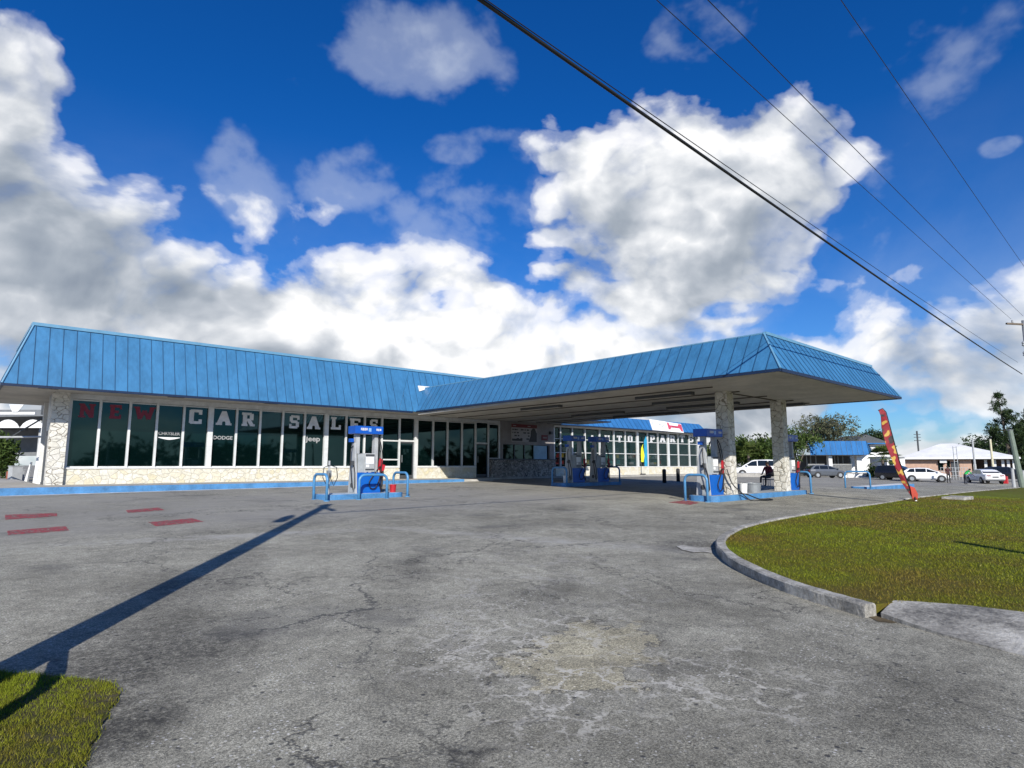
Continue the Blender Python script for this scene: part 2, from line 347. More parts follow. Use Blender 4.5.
        f = mixc(t, 1., spot(q[0], q[1], rx, ry, a, .3, 1.15), ramp(t, noise(t, p, 16, 5, .8), [(.38, .25), (.56, 1.)]), 'MULTIPLY')
        base = scale_by(base, math_(t, 'MULTIPLY', f, min(1., k*1.5)), (.30, .30, .32, 1))
    # pale forecourt concrete wear close to the building
    fy = ramp(t, math_(t, 'MULTIPLY', wy, .04), [(.50, 0.), (.60, 1.)])
    base = mixc(t, mixc(t, 1., fy, ramp(t, noise(t, p, .5, 6, .7), [(.35, .25), (.62, .85)]), 'MULTIPLY'), base, (.275, .262, .235, 1))
    oil = ramp(t, noise(t, p, .55, 3, .5, .6), [(.60, 0.), (.72, .55)])
    base = mixc(t, oil, base, (.085, .083, .08, 1))
    # long seams between paving lanes
    for (xa, ya, xb, yb) in ((375, 540, 345, 768), (330, 560, 700, 535), (455, 600, 160, 640)):
        a = G(xa, ya)[:2]; b = G(xb, yb)[:2]
        base = mixc(t, math_(t, 'MULTIPLY', mixc(t, 1., seg(a[0], a[1], b[0], b[1], .026, .5, 1.), ramp(t, noise(t, p, 1.3, 5, .8), [(.38, 0.), (.48, 1.)]), 'MULTIPLY'), .8), base, (.06, .06, .06, 1))
    for c, k in ((c1, .85), (c2, .6), (c3, .9)):
        base = mixc(t, math_(t, 'MULTIPLY', c, k), base, (.045, .043, .04, 1))
    t.l(base, t.b.inputs['Base Color']); t.b.inputs['Roughness'].default_value = .88; t.b.inputs['Specular IOR Level'].default_value = .3
    h = math_(t, 'ADD', math_(t, 'MULTIPLY', fine, .55), math_(t, 'MULTIPLY', grit, .4)); h = math_(t, 'ADD', h, math_(t, 'MULTIPLY', mid, .6))
    h = math_(t, 'SUBTRACT', h, math_(t, 'MULTIPLY', c1, .5)); h = math_(t, 'SUBTRACT', h, math_(t, 'MULTIPLY', pt, .4))
    bump(t, h, .6, .02); return t.m
def axis_steps(lo, hi, near, step):
    a = list(np.arange(-near, near+1e-6, step)); 
    s = step; x = near
    while x < hi: s *= 1.35; x += s; a.append(x)
    s = step; x = -near
    while x > lo: s *= 1.35; x -= s; a.append(x)
    return sorted(a)
xs = axis_steps(-900, 1500, 96, 1.0); ys = axis_steps(-900, 1500, 60, 1.0)
mb = MB(); nx = len(xs)
mb.add([(x, y, g(x, y)) for y in ys for x in xs], [(j*nx+i, j*nx+i+1, (j+1)*nx+i+1, (j+1)*nx+i) for j in range(len(ys)-1) for i in range(nx-1)])
struct('ground', mb, asphalt(), fix=False, smooth=True)

def grassm(name, c1, c2, c3, sc=1.):
    t = NT(name); p = pos(t); n = noise(t, p, .26*sc, 5, .65); f = noise(t, p, 14, 5, .75); gI = t.n('ShaderNodeNewGeometry').outputs['Random Per Island']
    c = ramp(t, math_(t, 'ADD', math_(t, 'MULTIPLY', n, .72), math_(t, 'MULTIPLY', f, .28)), [(.41, c1), (.50, c2), (.60, c3)])
    c = mixc(t, 1., c, ramp(t, gI, [(0, .62), (.96, 1.3), (1, 1.6)]), 'MULTIPLY'); c = mixc(t, ramp(t, gI, [(.965, 0.), (.975, .6)]), c, (.30, .26, .12, 1))
    t.l(c, t.b.inputs['Base Color']); t.b.inputs['Roughness'].default_value = .85; t.b.inputs['Specular IOR Level'].default_value = .15
    bump(t, f, 1., .03); return t.m
m_lawn = grassm('lawn_turf', (.125, .098, .018, 1), (.12, .123, .010, 1), (.145, .178, .012, 1))
m_blade = grassm('grass_blades', (.19, .145, .028, 1), (.17, .178, .014, 1), (.20, .25, .016, 1))

def poly_sheet(pts, dz, cell=1.0, skirt=0):
    """triangulated sheet inside polygon pts, lying dz above the lot"""
    bm = bmesh.new(); vs = [bm.verts.new((x, y, 0)) for x, y in pts]; bm.faces.new(vs)
    x0, x1 = min(p[0] for p in pts), max(p[0] for p in pts); y0, y1 = min(p[1] for p in pts), max(p[1] for p in pts)
    def cuts(a, b): 
        r = []; x = a+cell; s = cell
        while x < b:
            r.append(x)
            if x > 30: s *= 1.2
            x += s
        return r
    for x in cuts(x0, x1): bmesh.ops.bisect_plane(bm, geom=bm.verts[:]+bm.edges[:]+bm.faces[:], plane_co=(x, 0, 0), plane_no=(1, 0, 0))
    for y in cuts(y0, y1): bmesh.ops.bisect_plane(bm, geom=bm.verts[:]+bm.edges[:]+bm.faces[:], plane_co=(0, y, 0), plane_no=(0, 1, 0))
    bmesh.ops.triangulate(bm, faces=bm.faces[:])
    mb = MB(); bm.verts.ensure_lookup_table(); bm.verts.index_update()
    mb.add([(v.co.x, v.co.y, g(v.co.x, v.co.y)+(dz(v.co.x, v.co.y) if callable(dz) else dz)) for v in bm.verts], [tuple(v.index for v in f.verts) for f in bm.faces])
    if skirt:
        for e in bm.edges:
            if len(e.link_faces) == 1:
                a, b = mb.v[e.verts[0].index], mb.v[e.verts[1].index]; mb.add([a, b, (b[0], b[1], b[2]-skirt), (a[0], a[1], a[2]-skirt)], [(0, 1, 2, 3)])
    bm.free()
    return mb
def up_fix(o):
    me = o.data
    if sum(p.normal.z for p in me.polygons) < 0: me.flip_normals()
kerb_path = [(6.87, 2.29), (7.03, 2.68), (7.3, 3.21), (7.89, 3.99), (8.59, 4.72), (9.66, 5.5), (10.86, 6.02), (12.63, 6.5), (15.4, 6.72), (19.0, 6.8), (23.1, 6.75), (27.3, 6.95), (39.5, 8.0), (52, 8.8), (72, 9.9), (100, 11.2)]
def smooth_path(p, it=2):
    for _ in range(it):
        q = [p[0]]
        for a, b in zip(p[:-1], p[1:]):
            q += [(a[0]*.75+b[0]*.25, a[1]*.75+b[1]*.25), (a[0]*.25+b[0]*.75, a[1]*.25+b[1]*.75)]
        p = q+[p[-1]]
    return p
kp = smooth_path(kerb_path)
def kerb_mesh(path, w, h, inward=1, brk=0):
    mb = MB(); n = len(path); prof = [(0, -.15), (0, h-.02), (.02, h), (w-.02, h), (w, h-.02), (w, -.15)]; vs = []
    for i, (x, y) in enumerate(path):
        a = path[max(i-1, 0)]; b = path[min(i+1, n-1)]; d = Vector((b[0]-a[0], b[1]-a[1])).normalized(); nn = Vector((d.y, -d.x))*inward
        for u, z in prof:
            j = (random.random()-.5)*brk; vs.append((x+nn.x*(u+j), y+nn.y*(u+j), g(x, y)+z+(random.random()-.5)*brk*.5))
    k = len(prof)
    fs = [(i*k+j, i*k+j+1, (i+1)*k+j+1, (i+1)*k+j) for i in range(n-1) for j in range(k-1)]+[tuple(range(k)), tuple(range((n-1)*k, n*k))]
    return mb.add(vs, fs)
def kerbm():
    t = NT('weathered_kerb_concrete'); p = pos(t)
    n1 = noise(t, p, 1.6, 6, .7); n2 = noise(t, p, 22, 5, .75)
    c = ramp(t, math_(t, 'ADD', math_(t, 'MULTIPLY', n1, .6), math_(t, 'MULTIPLY', n2, .4)), [(.38, (.10, .095, .085, 1)), (.5, (.30, .285, .25, 1)), (.6, (.50, .48, .43, 1))])
    t.l(c, t.b.inputs['Base Color']); t.b.inputs['Roughness'].default_value = .92; bump(t, n2, .8, .02); return t.m
m_kerb = kerbm()
struct('lawn_kerb', kerb_mesh(kp, .16, .13, 1, .012), m_kerb)
inner = []
for i, (x, y) in enumerate(kp):
    a = kp[max(i-1, 0)]; b = kp[min(i+1, len(kp)-1)]; d = Vector((b[0]-a[0], b[1]-a[1])).normalized(); inner.append((x+d.y*.145, y-d.x*.145))
apr_in = [(7.02, 2.30), (7.35, 2.15), (7.65, 1.6), (7.75, 1.18), (7.9, -1), (7.9, -12)]
lawn_poly = inner+[(100, -12)]+apr_in[::-1]
o = struct('lawn', poly_sheet(lawn_poly, .10, skirt=.15), m_lawn, fix=False, smooth=True); up_fix(o)
# the worn sloping concrete strip where the kerb has broken off
apr = [(6.98, 2.18), (6.72, 1.6), (6.56, 1.02), (6.5, -1), (6.45, -12), (7.95, -12), (7.95, -1), (7.80, 1.18), (7.70, 1.62), (7.40, 2.18)]
o = struct('worn_sidewalk', poly_sheet(apr, lambda x, y: .008+.11*sm((x-6.5)/1.1), .35, .15), m_kerb, fix=False, smooth=True); up_fix(o)
lg = [G(*q)[:2] for q in ((-60, 672), (0, 674), (40, 677), (70, 680), (105, 683), (113, 686), (119, 695), (116, 704), (108, 712), (107, 720), (98, 730), (96, 741), (88, 750), (86, 762), (79, 775), (60, 820), (-60, 860), (-400, 860), (-400, 700))]
lg = [(float(a), float(b)) for a, b in lg]
o = struct('verge', poly_sheet(lg, .014, .3), grassm('verge_soil', (.10, .085, .05, 1), (.075, .07, .025, 1), (.07, .085, .015, 1), 3), fix=False, smooth=True); up_fix(o)

def inside(px, py, poly):
    r = np.zeros(len(px), bool); n = len(poly)
    for i in range(n):
        x1, y1 = poly[i]; x2, y2 = poly[(i+1) % n]
        c = ((y1 > py) != (y2 > py)) & (px < (x2-x1)*(py-y1)/((y2-y1)+1e-12)+x1); r ^= c
    return r
def blades(name, poly, box, n, hmin, hmax, w, dz, label, near=None):
    x = np.random.uniform(box[0], box[1], n); y = np.random.uniform(box[2], box[3], n)
    k = inside(x, y, poly)
    if near is None:
        f_ = np.sin(x*23+np.sin(y*17)*1.5)*np.sin(y*19+np.cos(x*21)*1.3); k &= np.random.rand(n) < .55+.45*f_
    # fewer and larger blades farther out
    d = np.hypot(x, y); 
    if near: k &= np.random.rand(n) < np.clip((near/d)**1.6, 0, 1)
    x, y, d = x[k], y[k], d[k]; m = len(x)
    x = x+np.random.normal(size=m)*.018; y = y+np.random.normal(size=m)*.018
    cl = .5+.5*np.sin(x*5.1+np.sin(y*3.3)*2)*np.sin(y*4.7+np.cos(x*2.9)*2)
    z = np.array([g(a, b) for a, b in zip(x, y)])+dz
    a = np.random.rand(m)*6.283; h = np.random.uniform(hmin, hmax, m)*(.6+.6*cl); ww = w*np.clip(d/7., 1, 2.4); lean = np.random.uniform(.2, 1.3, m)*h
    dx, dy = np.cos(a)*ww/2, np.sin(a)*ww/2; b = np.random.rand(m)*6.283
    v = np.empty((m, 3, 3)); v[:, 0] = np.stack([x-dx, y-dy, z-.01], 1); v[:, 1] = np.stack([x+dx, y+dy, z-.01], 1); v[:, 2] = np.stack([x+np.cos(b)*lean, y+np.sin(b)*lean, z+h], 1)
    me = bpy.data.meshes.new(name); me.vertices.add(m*3); me.vertices.foreach_set('co', v.ravel()); me.loops.add(m*3); me.loops.foreach_set('vertex_index', np.arange(m*3))
    me.polygons.add(m); me.polygons.foreach_set('loop_start', np.arange(m)*3); me.polygons.foreach_set('loop_total', np.full(m, 3)); me.update(calc_edges=True)
    me.materials.append(m_blade); o = bpy.data.objects.new(name, me); col.objects.link(o); tag(o, label, 'grass', kind='stuff'); return o
blades('lawn_grass', lawn_poly, (6.8, 34, -3.5, 8.2), 520000, .012, .034, .008, .10, 'short olive green grass covering the kerbed lawn on the right', 9)
blades('verge_grass', lg, (-.6, 1.1, 3.6, 6.0), 90000, .012, .034, .005, .015, 'short green grass patch in the near left corner', None)

# red faded road marks
def redm():
    t = NT('faded_red_road_paint'); p = pos(t); n = noise(t, p, 7, 6, .75)
    t.l(ramp(t, n, [(.36, (.16, .12, .11, 1)), (.50, (.34, .045, .06, 1)), (.64, (.42, .06, .075, 1))]), t.b.inputs['Base Color']); t.b.inputs['Roughness'].default_value = .85
    t.l(ramp(t, noise(t, p, 11, 6, .8), [(.455, 0.), (.50, 1.)]), t.b.inputs['Alpha']); return t.m
m_redp = redm()
for i, q in enumerate((((5, 515), (57, 513.2), (57, 516.6), (5, 520)), ((7, 531), (66, 526.5), (69, 531), (8, 535.5)), ((126, 510.5), (158, 507.8), (165, 510.3), (128, 513)), ((148, 522.5), (193, 518.6), (204, 522), (156, 526.5)))):
    pts = [tuple(map(float, G(*c)[:2])) for c in q]; o = struct('road_marking', poly_sheet(pts, .005+.0), m_redp, fix=False); up_fix(o)
m_soil = plain('brown_soil', (.11, .085, .05, 1), .95, 0, .25, 6, .2, .6)
pts = [(6.92, 2.27), (6.80, 2.16), (6.84, 2.05), (7.0, 1.98), (7.3, 1.95), (7.5, 2.4), (7.1, 2.45)]
o = struct('soil_patch', poly_sheet(pts, .005, .15), m_soil, fix=False, smooth=True); up_fix(o)
# broken concrete lip left of the kerb nose
pts = [tuple(map(float, G(*c)[:2])) for c in ((676, 546.5), (684, 545.8), (697, 547.6), (711, 548.5), (712, 554), (703, 552.6), (694, 553.2), (682, 550.5))]
o = struct('road_patch', poly_sheet(pts, .012), m_kerb, fix=False); up_fix(o)

# pavements
FL = .84
def slab(name, x0, x1, y0, y1, z, side, top, paint=True):
    mb = MB(); mb.cur = 0; n = max(2, int((x1-x0)/2))
    mb.box(x0, x1, y0, y1, z-.5, z); mb.cur = 0
    o = mb.build(name, [top]); o['kind'] = 'structure'; return o
slab('pavement', -32, 20.6, 26.42, 29.45, FL, None, m_conc)
mbk = MB(); mbk.box(-32, 20.6, 26.28, 26.417, .2, FL+.004); struct('blue_kerb', mbk, m_kerbblue, bevel=.02)
slab('pavement', 20.604, 31.0, 28.2, 29.45, FL-.01, None, m_conc)
mbk = MB(); mbk.prism([(20.604, 26.3, .4), (20.604, 28.19, .4), (20.604, 28.19, FL-.02), (20.604, 26.5, FL-.02)], (0, 0, 0), (2.2, 0, 0)); struct('ramp', mbk, m_conc)
slab('pavement', 31.004, 60, 27.3, 29.45, FL, None, m_conc)
mbk = MB(); mbk.box(-32, 20.6, 25.92, 26.276, .2, .0); mbk = MB()
gut = [(-32, 25.95), (20.6, 25.95), (20.6, 26.27), (-32, 26.27)]
o = struct('gutter_strip', poly_sheet(gut, .008), plain('white_gutter', (.58, .57, .54, 1), .85, 0, .2, 2), fix=False); up_fix(o)
slab('pavement', -32, 2.78, 29.454, 60, FL-.012, None, m_conc)

# ------------------------------------------------------------------ showroom building
def seam_fascia(mb, p0, p1, q0, q1, step, rib=.028, out=None):
    """sloping panel p0-p1 (eave) to q0-q1 (top) plus raised seams"""
    p0, p1, q0, q1 = map(Vector, (p0, p1, q0, q1)); nn = (p1-p0).cross(q0-p0).normalized()
    if out is not None and nn.dot(Vector(out)) < 0: nn = -nn
    mb.prism([p0, p1, q1, q0], (0, 0, 0), -nn*.04)
    Lp = (p1-p0).length; e = (p1-p0).normalized(); up = (q0-p0)-e*((q0-p0).dot(e)); H = up.length; u = up/H
    a0 = (q0-p0).dot(e); a1 = (q1-p0).dot(e); n = int(Lp/step)
    for i in range(1, n+1):
        s = i*step
        if s > Lp-.05: break
        if s < a0: top = p0.lerp(q0, s/a0)
        elif s > a1: top = p1.lerp(q1, (Lp-s)/max(1e-6, Lp-a1))
        else: top = q0.lerp(q1, (s-a0)/(a1-a0))
        base = p0+e*s; w = e*.009
        if (top-base).length < .08: continue
        top = top-(top-base)*.01
        nn = e.cross(top-base).normalized(); nn = -nn if nn.dot(Vector(out)) < 0 else nn
        base = base-nn*.006; top = top-nn*.006
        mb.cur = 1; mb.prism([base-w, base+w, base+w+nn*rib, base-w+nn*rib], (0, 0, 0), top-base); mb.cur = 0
SB = thing('showroom_building', 'long low car showroom with dark glass front, cream stone base and blue metal mansard roof', 'building', (11, 31, FL))
EZ, TZ = 4.445, 6.78; EY, TY = 27.55, 28.4; EX, TX = 1.12, 1.89; BY = 36.5
mb = MB()
seam_fascia(mb, (EX, EY, EZ), (17.2, EY, EZ), (TX, TY, TZ), (18.3, TY, TZ), .42, out=(0, -1, .3))
seam_fascia(mb, (17.22, EY, EZ), (29, EY, EZ), (18.32, TY, TZ), (29, TY, TZ), .42, out=(0, -1, .3))
seam_fascia(mb, (EX, EY, EZ), (EX, BY, EZ), (TX, TY, TZ), (TX, BY-.9, TZ), .42, out=(-1, 0, .3))
mb.box(TX+.02, 29, TY+.05, BY-1, TZ-.12, TZ-.06)
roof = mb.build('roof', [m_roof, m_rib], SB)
mb = MB(); mb.box(TX-.05, 29, TY-.06, TY+.12, TZ-.03, TZ+.09); mb.box(TX-.06, TX+.12, TY+.125, BY-.9, TZ-.03, TZ+.09); mb.build('roof_cap', m_trim, SB)
mb = MB(); mb.box(EX-.02, 18.05, EY-.025, EY+.06, EZ-.09, EZ+.0); mb.box(EX-.022, EX+.06, EY+.062, BY, EZ-.09, EZ); mb.build('drip_edge', m_dtrim, SB)
mb = MB(); mb.tube([(EX, EY-.02, EZ), (TX, TY-.02, TZ)], .035, 6); mb.build('hip_trim', m_trim, SB)
mb = MB(); mb.box(EX+.065, 31.0, EY+.065, BY, EZ-.03, EZ+.05)
mb.build('soffit', m_soffit, SB)
m_vent = plain('soffit_vent_metal', (.12, .11, .10, 1), .6)
for vx in (2.2, 6.5, 10.5, 14.8): 
    MB().box(vx, vx+.6, 28.1, 28.4, EZ-.045, EZ-.031).build('soffit_vent', m_vent, SB)
WY = 29.6
# walls of the box behind the glass line
mb = MB(); mb.box(2.98, 31, 34.6, 34.8, FL, EZ-.03); mb.build('back_wall', m_white, SB)
MB().box(2.84, 2.98, 29.72, 31.398, FL, EZ-.03).build('shade_grey_side_wall', m_grey, SB)  # grey colour stands in for the eave's shade on this wall
MB().box(2.80, 2.838, 29.95, 31.0, FL, 2.95).build('side_door', m_dgrey, SB)
mb = MB(); mb.box(2.98, 25.95, 29.72, 29.8, 4.2, EZ-.03); mb.build('header_wall', m_soffit, SB)
mb = MB(); mb.box(2.76, 3.31, 29.25, 29.72, FL-.3, EZ-.03); mb.build('stone_pier', stone('pier_flagstone', 3.3, [(.64, .61, .53, 1), (.70, .68, .61, 1), (.74, .71, .64, 1)], (.20, .17, .13, 1), .035, (1, 1, 1.5)), SB)
M = [3.38, 4.37, 5.42, 6.43, 7.47, 8.57, 9.71, 10.79, 11.88, 12.99, 14.13, 15.25, 16.33, 17.39, 18.51, 19.6, 20.8, 21.85, 22.94, 24.0, 25.04, 25.95]
THICK = {5, 10, 15}
SILL, HEAD = 1.5, 4.2
doors = {14, 19}
def stone_seg(x0, x1): MB().box(x0, x1, 29.42, 29.72, FL-.3, SILL-.05).build('stone_base', m_stone, SB); MB().box(x0-.01, x1+.01, 29.38, 29.76, SILL-.048, SILL).build('window_sill', m_white, SB)
stone_seg(3.315, 18.46); stone_seg(19.66, 23.95); pass
for i in range(len(M)-1):
    x0, x1 = M[i], M[i+1]; w0 = .11 if i in THICK else .045; w1 = .11 if (i+1) in THICK else .045
    if i in doors:
        d = MB().box(x0+w0, x1-w1, 29.6, 29.63, FL+.02, 2.9).build('door', m_glass, SB)
        mb = MB()
        for a, b in ((x0+w0, x0+w0+.07), (x1-w1-.07, x1-w1)): mb.box(a, b, 29.57, 29.598, FL+.02, 2.9)
        mb.box(x0+w0+.072, x1-w1-.072, 29.57, 29.598, FL+.02, FL+.2); mb.box(x0+w0+.072, x1-w1-.072, 29.57, 29.598, 2.82, 2.9)
        mb.build('door_frame', m_dgrey, d)
        MB().tube([(x0+w0+.14, 29.52, 1.75), (x0+w0+.14, 29.52, 2.15)], .016, 8).build('door_handle', m_galv, d)
        p = MB().box(x0+w0, x1-w1, 29.6, 29.63, 3.0, HEAD).build('transom_window', m_glass, SB)
        MB().box(x0+w0, x1-w1, 29.54, 29.64, 2.905, 2.995).build('transom_frame', m_alu, p)
        continue
    p = MB().box(x0+w0, x1-w1, 29.6, 29.62, SILL+.001+.5*(i == 20), HEAD).build('window', m_glass, SB)
    mb = MB()
    if i in (13,):
        MB().box(x0+w0, x1-w1, 29.55, 29.597, 2.9, 2.97).build('glazing_bar', m_alu, p); mb.box(x0+w0, x1-w1, 29.55, 29.597, 1.86, 1.93)
    if i == 13: mb.build('glazing_bar', m_alu, p)
    for za, zb in ((SILL+.002+.5*(i == 20), SILL+.05+.5*(i == 20)), (HEAD-.05, HEAD)): MB().box(x0+w0, x1-w1, 29.56, 29.598, za, zb).build('window_frame', m_alu, p)
for i, x in enumerate(M):
    w = .11 if i in THICK else .045
    z0 = FL if (i in (14, 15, 19, 20)) else SILL+.001
    MB().box(x-w, x+w, 29.46 if i in THICK else 29.5, 29.64, z0, HEAD+.02).build('mullion', m_alu, SB)
MB().box(3.33, 25.99, 29.5, 29.66, HEAD+.022, EZ-.032).build('window_header', m_alu, SB)
# window lettering
m_lred = plain('dull_red_lettering', (.20, .012, .03, 1), .5, 0, .1); m_lgr = plain('silver_lettering', (.66, .66, .66, 1), .5, 0, .12)
def letter(ch, xa, xb, ya, yb, mat, parent=SB, Y=29.585, name='window_letter'):
    a = PY(xa, yb, Y); b = PY(xb, ya, Y); c = PY((xa+xb)/2, ya, Y); d = PY((xa+xb)/2, yb, Y)
    mb = MB(); glyph(mb, ch, a[0], b[0], d[2], c[2], Y); mb.build(name, mat, parent, fix=True)
for ch, xa, xb, ya, yb, m in (('N', 78, 96, 403.8, 417.5, m_lred), ('E', 109, 122.5, 405, 418.6, m_lred), ('W', 134, 155, 407, 419.5, m_lred), ('C', 188, 203.5, 409.6, 423.8, m_lgr), ('A', 216.5, 231.5, 411.3, 425, m_lgr), ('R', 241.5, 255, 412.8, 426, m_lgr),
                            ('S', 288.7, 300, 415.5, 428.2, m_lgr), ('A', 307.5, 320, 416.5, 429, m_lgr), ('L', 330.8, 341.5, 417.3, 429.4, m_lgr), ('E', 349.6, 360.8, 418.6, 430, m_lgr), ('S', 369.3, 378, 419.6, 430.6, m_lgr)):
    letter(ch, xa, xb, ya, yb, m)
def decal(s, xa, xb, y0, y1, mat, bold=.012, Y=29.585):
    a = PY(xa, y1, Y); b = PY(xb, y0, Y); c = PY((xa+xb)/2, y1, Y); h = b[2]-a[2]; size = h/.72
    vs, fs = text_mesh(s, size, bold*size); w = max(v[0] for v in vs)-min(v[0] for v in vs)
    mb = MB(); add_text(mb, s, size, (c[0], Y, c[2]), (1, 0, 0), (0, 0, 1), bold*size, (b[0]-a[0])/w); mb.build('window_lettering', mat, SB, fix=False)
m_lwh = plain('white_decal', (.75, .75, .75, 1), .5, 0, .05)
decal('CHRYSLER', 158, 180, 432.4, 435.0, plain('dim_grey_lettering', (.28, .28, .28, 1), .5), .03); m_dec = plain('grey_decal', (.36, .36, .36, 1), .5); decal('DODGE', 213, 232.5, 436.4, 439.4, m_dec, .02); decal('Jeep', 305.5, 320.5, 436.4, 441.2, m_dec, .02)
a = PY(158, 436, 29.585); b = PY(180, 436, 29.585); cx = (a[0]+b[0])/2; hw = (b[0]-a[0])/2; zt = a[2]-.02
mb = MB(); N = 12; up = [(cx-hw+2*hw*i/N, 29.585, zt-.02) for i in range(N+1)]; lo = [(cx-hw+2*hw*i/N, 29.585, zt-.04-.09*(1-abs(2*i/N-1)**1.6)) for i in range(N+1)]
mb.prism(up+lo[::-1], (0, 0, 0), (0, -.006, 0)); mb.build('wing_emblem', m_lwh, SB)
# attendant's counter with hatch at the far end of the glass front
MB().box(25.99, 31.0, 29.5, 29.72, 2.93, EZ-.032).build('counter_wall', m_cwall, SB)
MB().box(25.99, 26.25, 29.5, 29.72, 2.0, 2.928).build('counter_post', m_cwall, SB)
MB().box(30.55, 31.0, 29.5, 29.72, 2.0, 2.928).build('counter_post', m_cwall, SB)
MB().box(25.15, 31.0, 29.35, 29.74, FL-.3, 1.93).build('counter_base', m_kstone, SB)
MB().box(25.15, 31.02, 29.25, 29.76, 1.933, 1.995).build('counter_top', m_dgrey, SB)
MB().box(26.25, 30.55, 29.66, 29.68, 1.998, 2.928).build('hatch_window', m_glass, SB)
for x in (27.35, 28.25): MB().box(x-.03, x+.03, 29.6, 29.655, 1.998, 2.926).build('hatch_frame', m_dgrey, SB)
m_pale = plain('pale_blue_board', (.28, .46, .58, 1), .6)
MB().box(29.1, 30.35, 29.56, 29.64, 2.0, 2.9).build('blue_board', m_pale, SB)
a = PY(511.5, 442, 29.45); b = PY(537, 424.5, 29.45)
class MBX:
    def __init__(s, par): s.par = par
    def box(s, *a): MB().box(*a).build('sign_print', m_black, s.par)
def rect(mbx, x0, x1, z0, z1, Y, th=.01): mbx.box(x0, x1, Y-th, Y, z0, z1)
sx0, sx1, sz0, sz1 = a[0], b[0], PY(524, 442, 29.45)[2], PY(524, 424.5, 29.45)[2]
mb = MB(); rect(mb, sx0, sx1, sz0, sz1, 29.497, .04); sg = mb.build('price_sign', m_signpaper, SB)
mb = MB(); rect(mb, sx0, sx1, sz1-.22, sz1, 29.455, .006); mb.build('sign_header', m_dred, sg)
mb = MB(); w = sx1-sx0
for a_, b_ in ((.06, .17), (.62, .74)): MB().box(sx0+w*a_, sx0+w*b_, 29.44, 29.448, sz1-.13, sz1-.09).build('faded_print', m_signpaper, sg)
mb = MB(); rnd = random.Random(3)
for r in range(4):
    x = sx0+.08
    while x < sx0+w*.68:
        l = rnd.uniform(.06, .3); z = sz1-.36-r*.2
        if rnd.random() < .85: rect(MBX(sg), x, min(x+l, sx0+w*.7), z-.045, z+.045, 29.455, .005)
        x += l+rnd.uniform(.04, .12)
rect(MBX(sg), sx0+.05, sx0+w*.42, sz0+.06, sz0+.2, 29.455, .006)
mb = MB()
mb.prism([(sx1-.02, 29.455, sz0+.02), (sx0+w*.66, 29.455, sz0+.02), (sx0+w*.74, 29.455, sz0+.4), (sx0+w*.76, 29.455, sz0+.75), (sx0+w*.82, 29.455, sz0+.93), (sx0+w*.90, 29.455, sz0+.93), (sx0+w*.94, 29.455, sz0+.8), (sx1-.02, 29.455, sz0+.6)], (0, 0, 0), (0, -.004, 0))
mb.build('sign_silhouette', m_black, sg)
a = PY(542, 440.3, 29.45); b = PY(547.8, 435.2, 29.45); mb = MB(); rect(mb, a[0], b[0], a[2], b[2], 29.497, .04); s2 = mb.build('small_red_sign', m_dred, SB)
mb = MB(); rect(mb, a[0]+.1, b[0]-.1, (a[2]+b[2])/2-.05, (a[2]+b[2])/2+.05, 29.455, .005); mb.build('sign_print', m_cwall, s2)
MB().box(30.5, 30.7, 29.3, 29.5, 3.7, 3.9).build('wall_lamp', m_dgrey, SB)
# white flashing where the canopy roof meets the mansard
def on_mansard(x, y):
    d = ray(x, y); n = np.array([0, -(6.78-4.445), (TY-EY)]); p0 = np.array([0, EY-.05, 4.445]); t = ((p0-CAM)@n)/(d@n); return CAM+d*t
fl = [on_mansard(*q) for q in ((418, 385.6), (433.5, 387.0), (419.5, 391.2))]
mb = MB(); mb.prism([tuple(v) for v in fl], (0, 0, 0), (0, .03, -.01)); mb.build('roof_flashing', m_white, SB)

# ------------------------------------------------------------------ canopy
CN = thing('forecourt_canopy', 'big flat fuel canopy with blue metal fascia on two stone columns', 'canopy', (22.7, 11.07, .55))
EZ = 4.33; CX0, CX1, CY0, CY1 = 17.18, 28.21, 7.47, 27.4; CT = 5.58; IN = .78
EBK = PY(416.3, 410.8, 27.6); _p0 = np.array([CX0, CY0, EZ]); _n = np.cross(EBK-_p0, np.array([IN, IN, CT-EZ])); _d = ray(421, 388.6); TBK = CAM+_d*(((_p0-CAM)@_n)/(_d@_n))
mb = MB()
seam_fascia(mb, tuple(EBK), (CX0, CY0, EZ), tuple(TBK), (CX0+IN, CY0+IN, CT), .42, out=(-1, 0, .3))
seam_fascia(mb, (CX0, CY0, EZ), (CX1, CY0, EZ), (CX0+IN, CY0+IN, CT), (CX1-IN, CY0+IN, CT), .40, .024, out=(0, -1, .3))
seam_fascia(mb, (CX1, CY0, EZ), (CX1, CY1, EZ), (CX1-IN, CY0+IN, CT), (CX1-IN, CY1+.5, CT), .47, out=(1, 0, .3))
mb.prism([(CX0+IN+.06, CY0+IN+.04, 0), (CX1-IN-.04, CY0+IN+.04, 0), (CX1-IN-.04, 27.6, 0), (float(TBK[0])+.10, 27.6, 0)], (0, 0, CT-.16), (0, 0, CT-.10))
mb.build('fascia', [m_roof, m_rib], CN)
mb = MB(); mb.tube([(CX0+IN, CY0+IN-.02, CT+.0), tuple(TBK+[0, 0, .0])], .03, 4); mb.box(CX0+IN+.082, CX1-IN+.05, CY0+IN-.05, CY0+IN+.08, CT-.03, CT+.06); mb.box(CX1-IN-.08, CX1-IN+.05, CY0+IN+.082, CY1+.5, CT-.03, CT+.06); mb.build('fascia_cap', m_trim, CN)
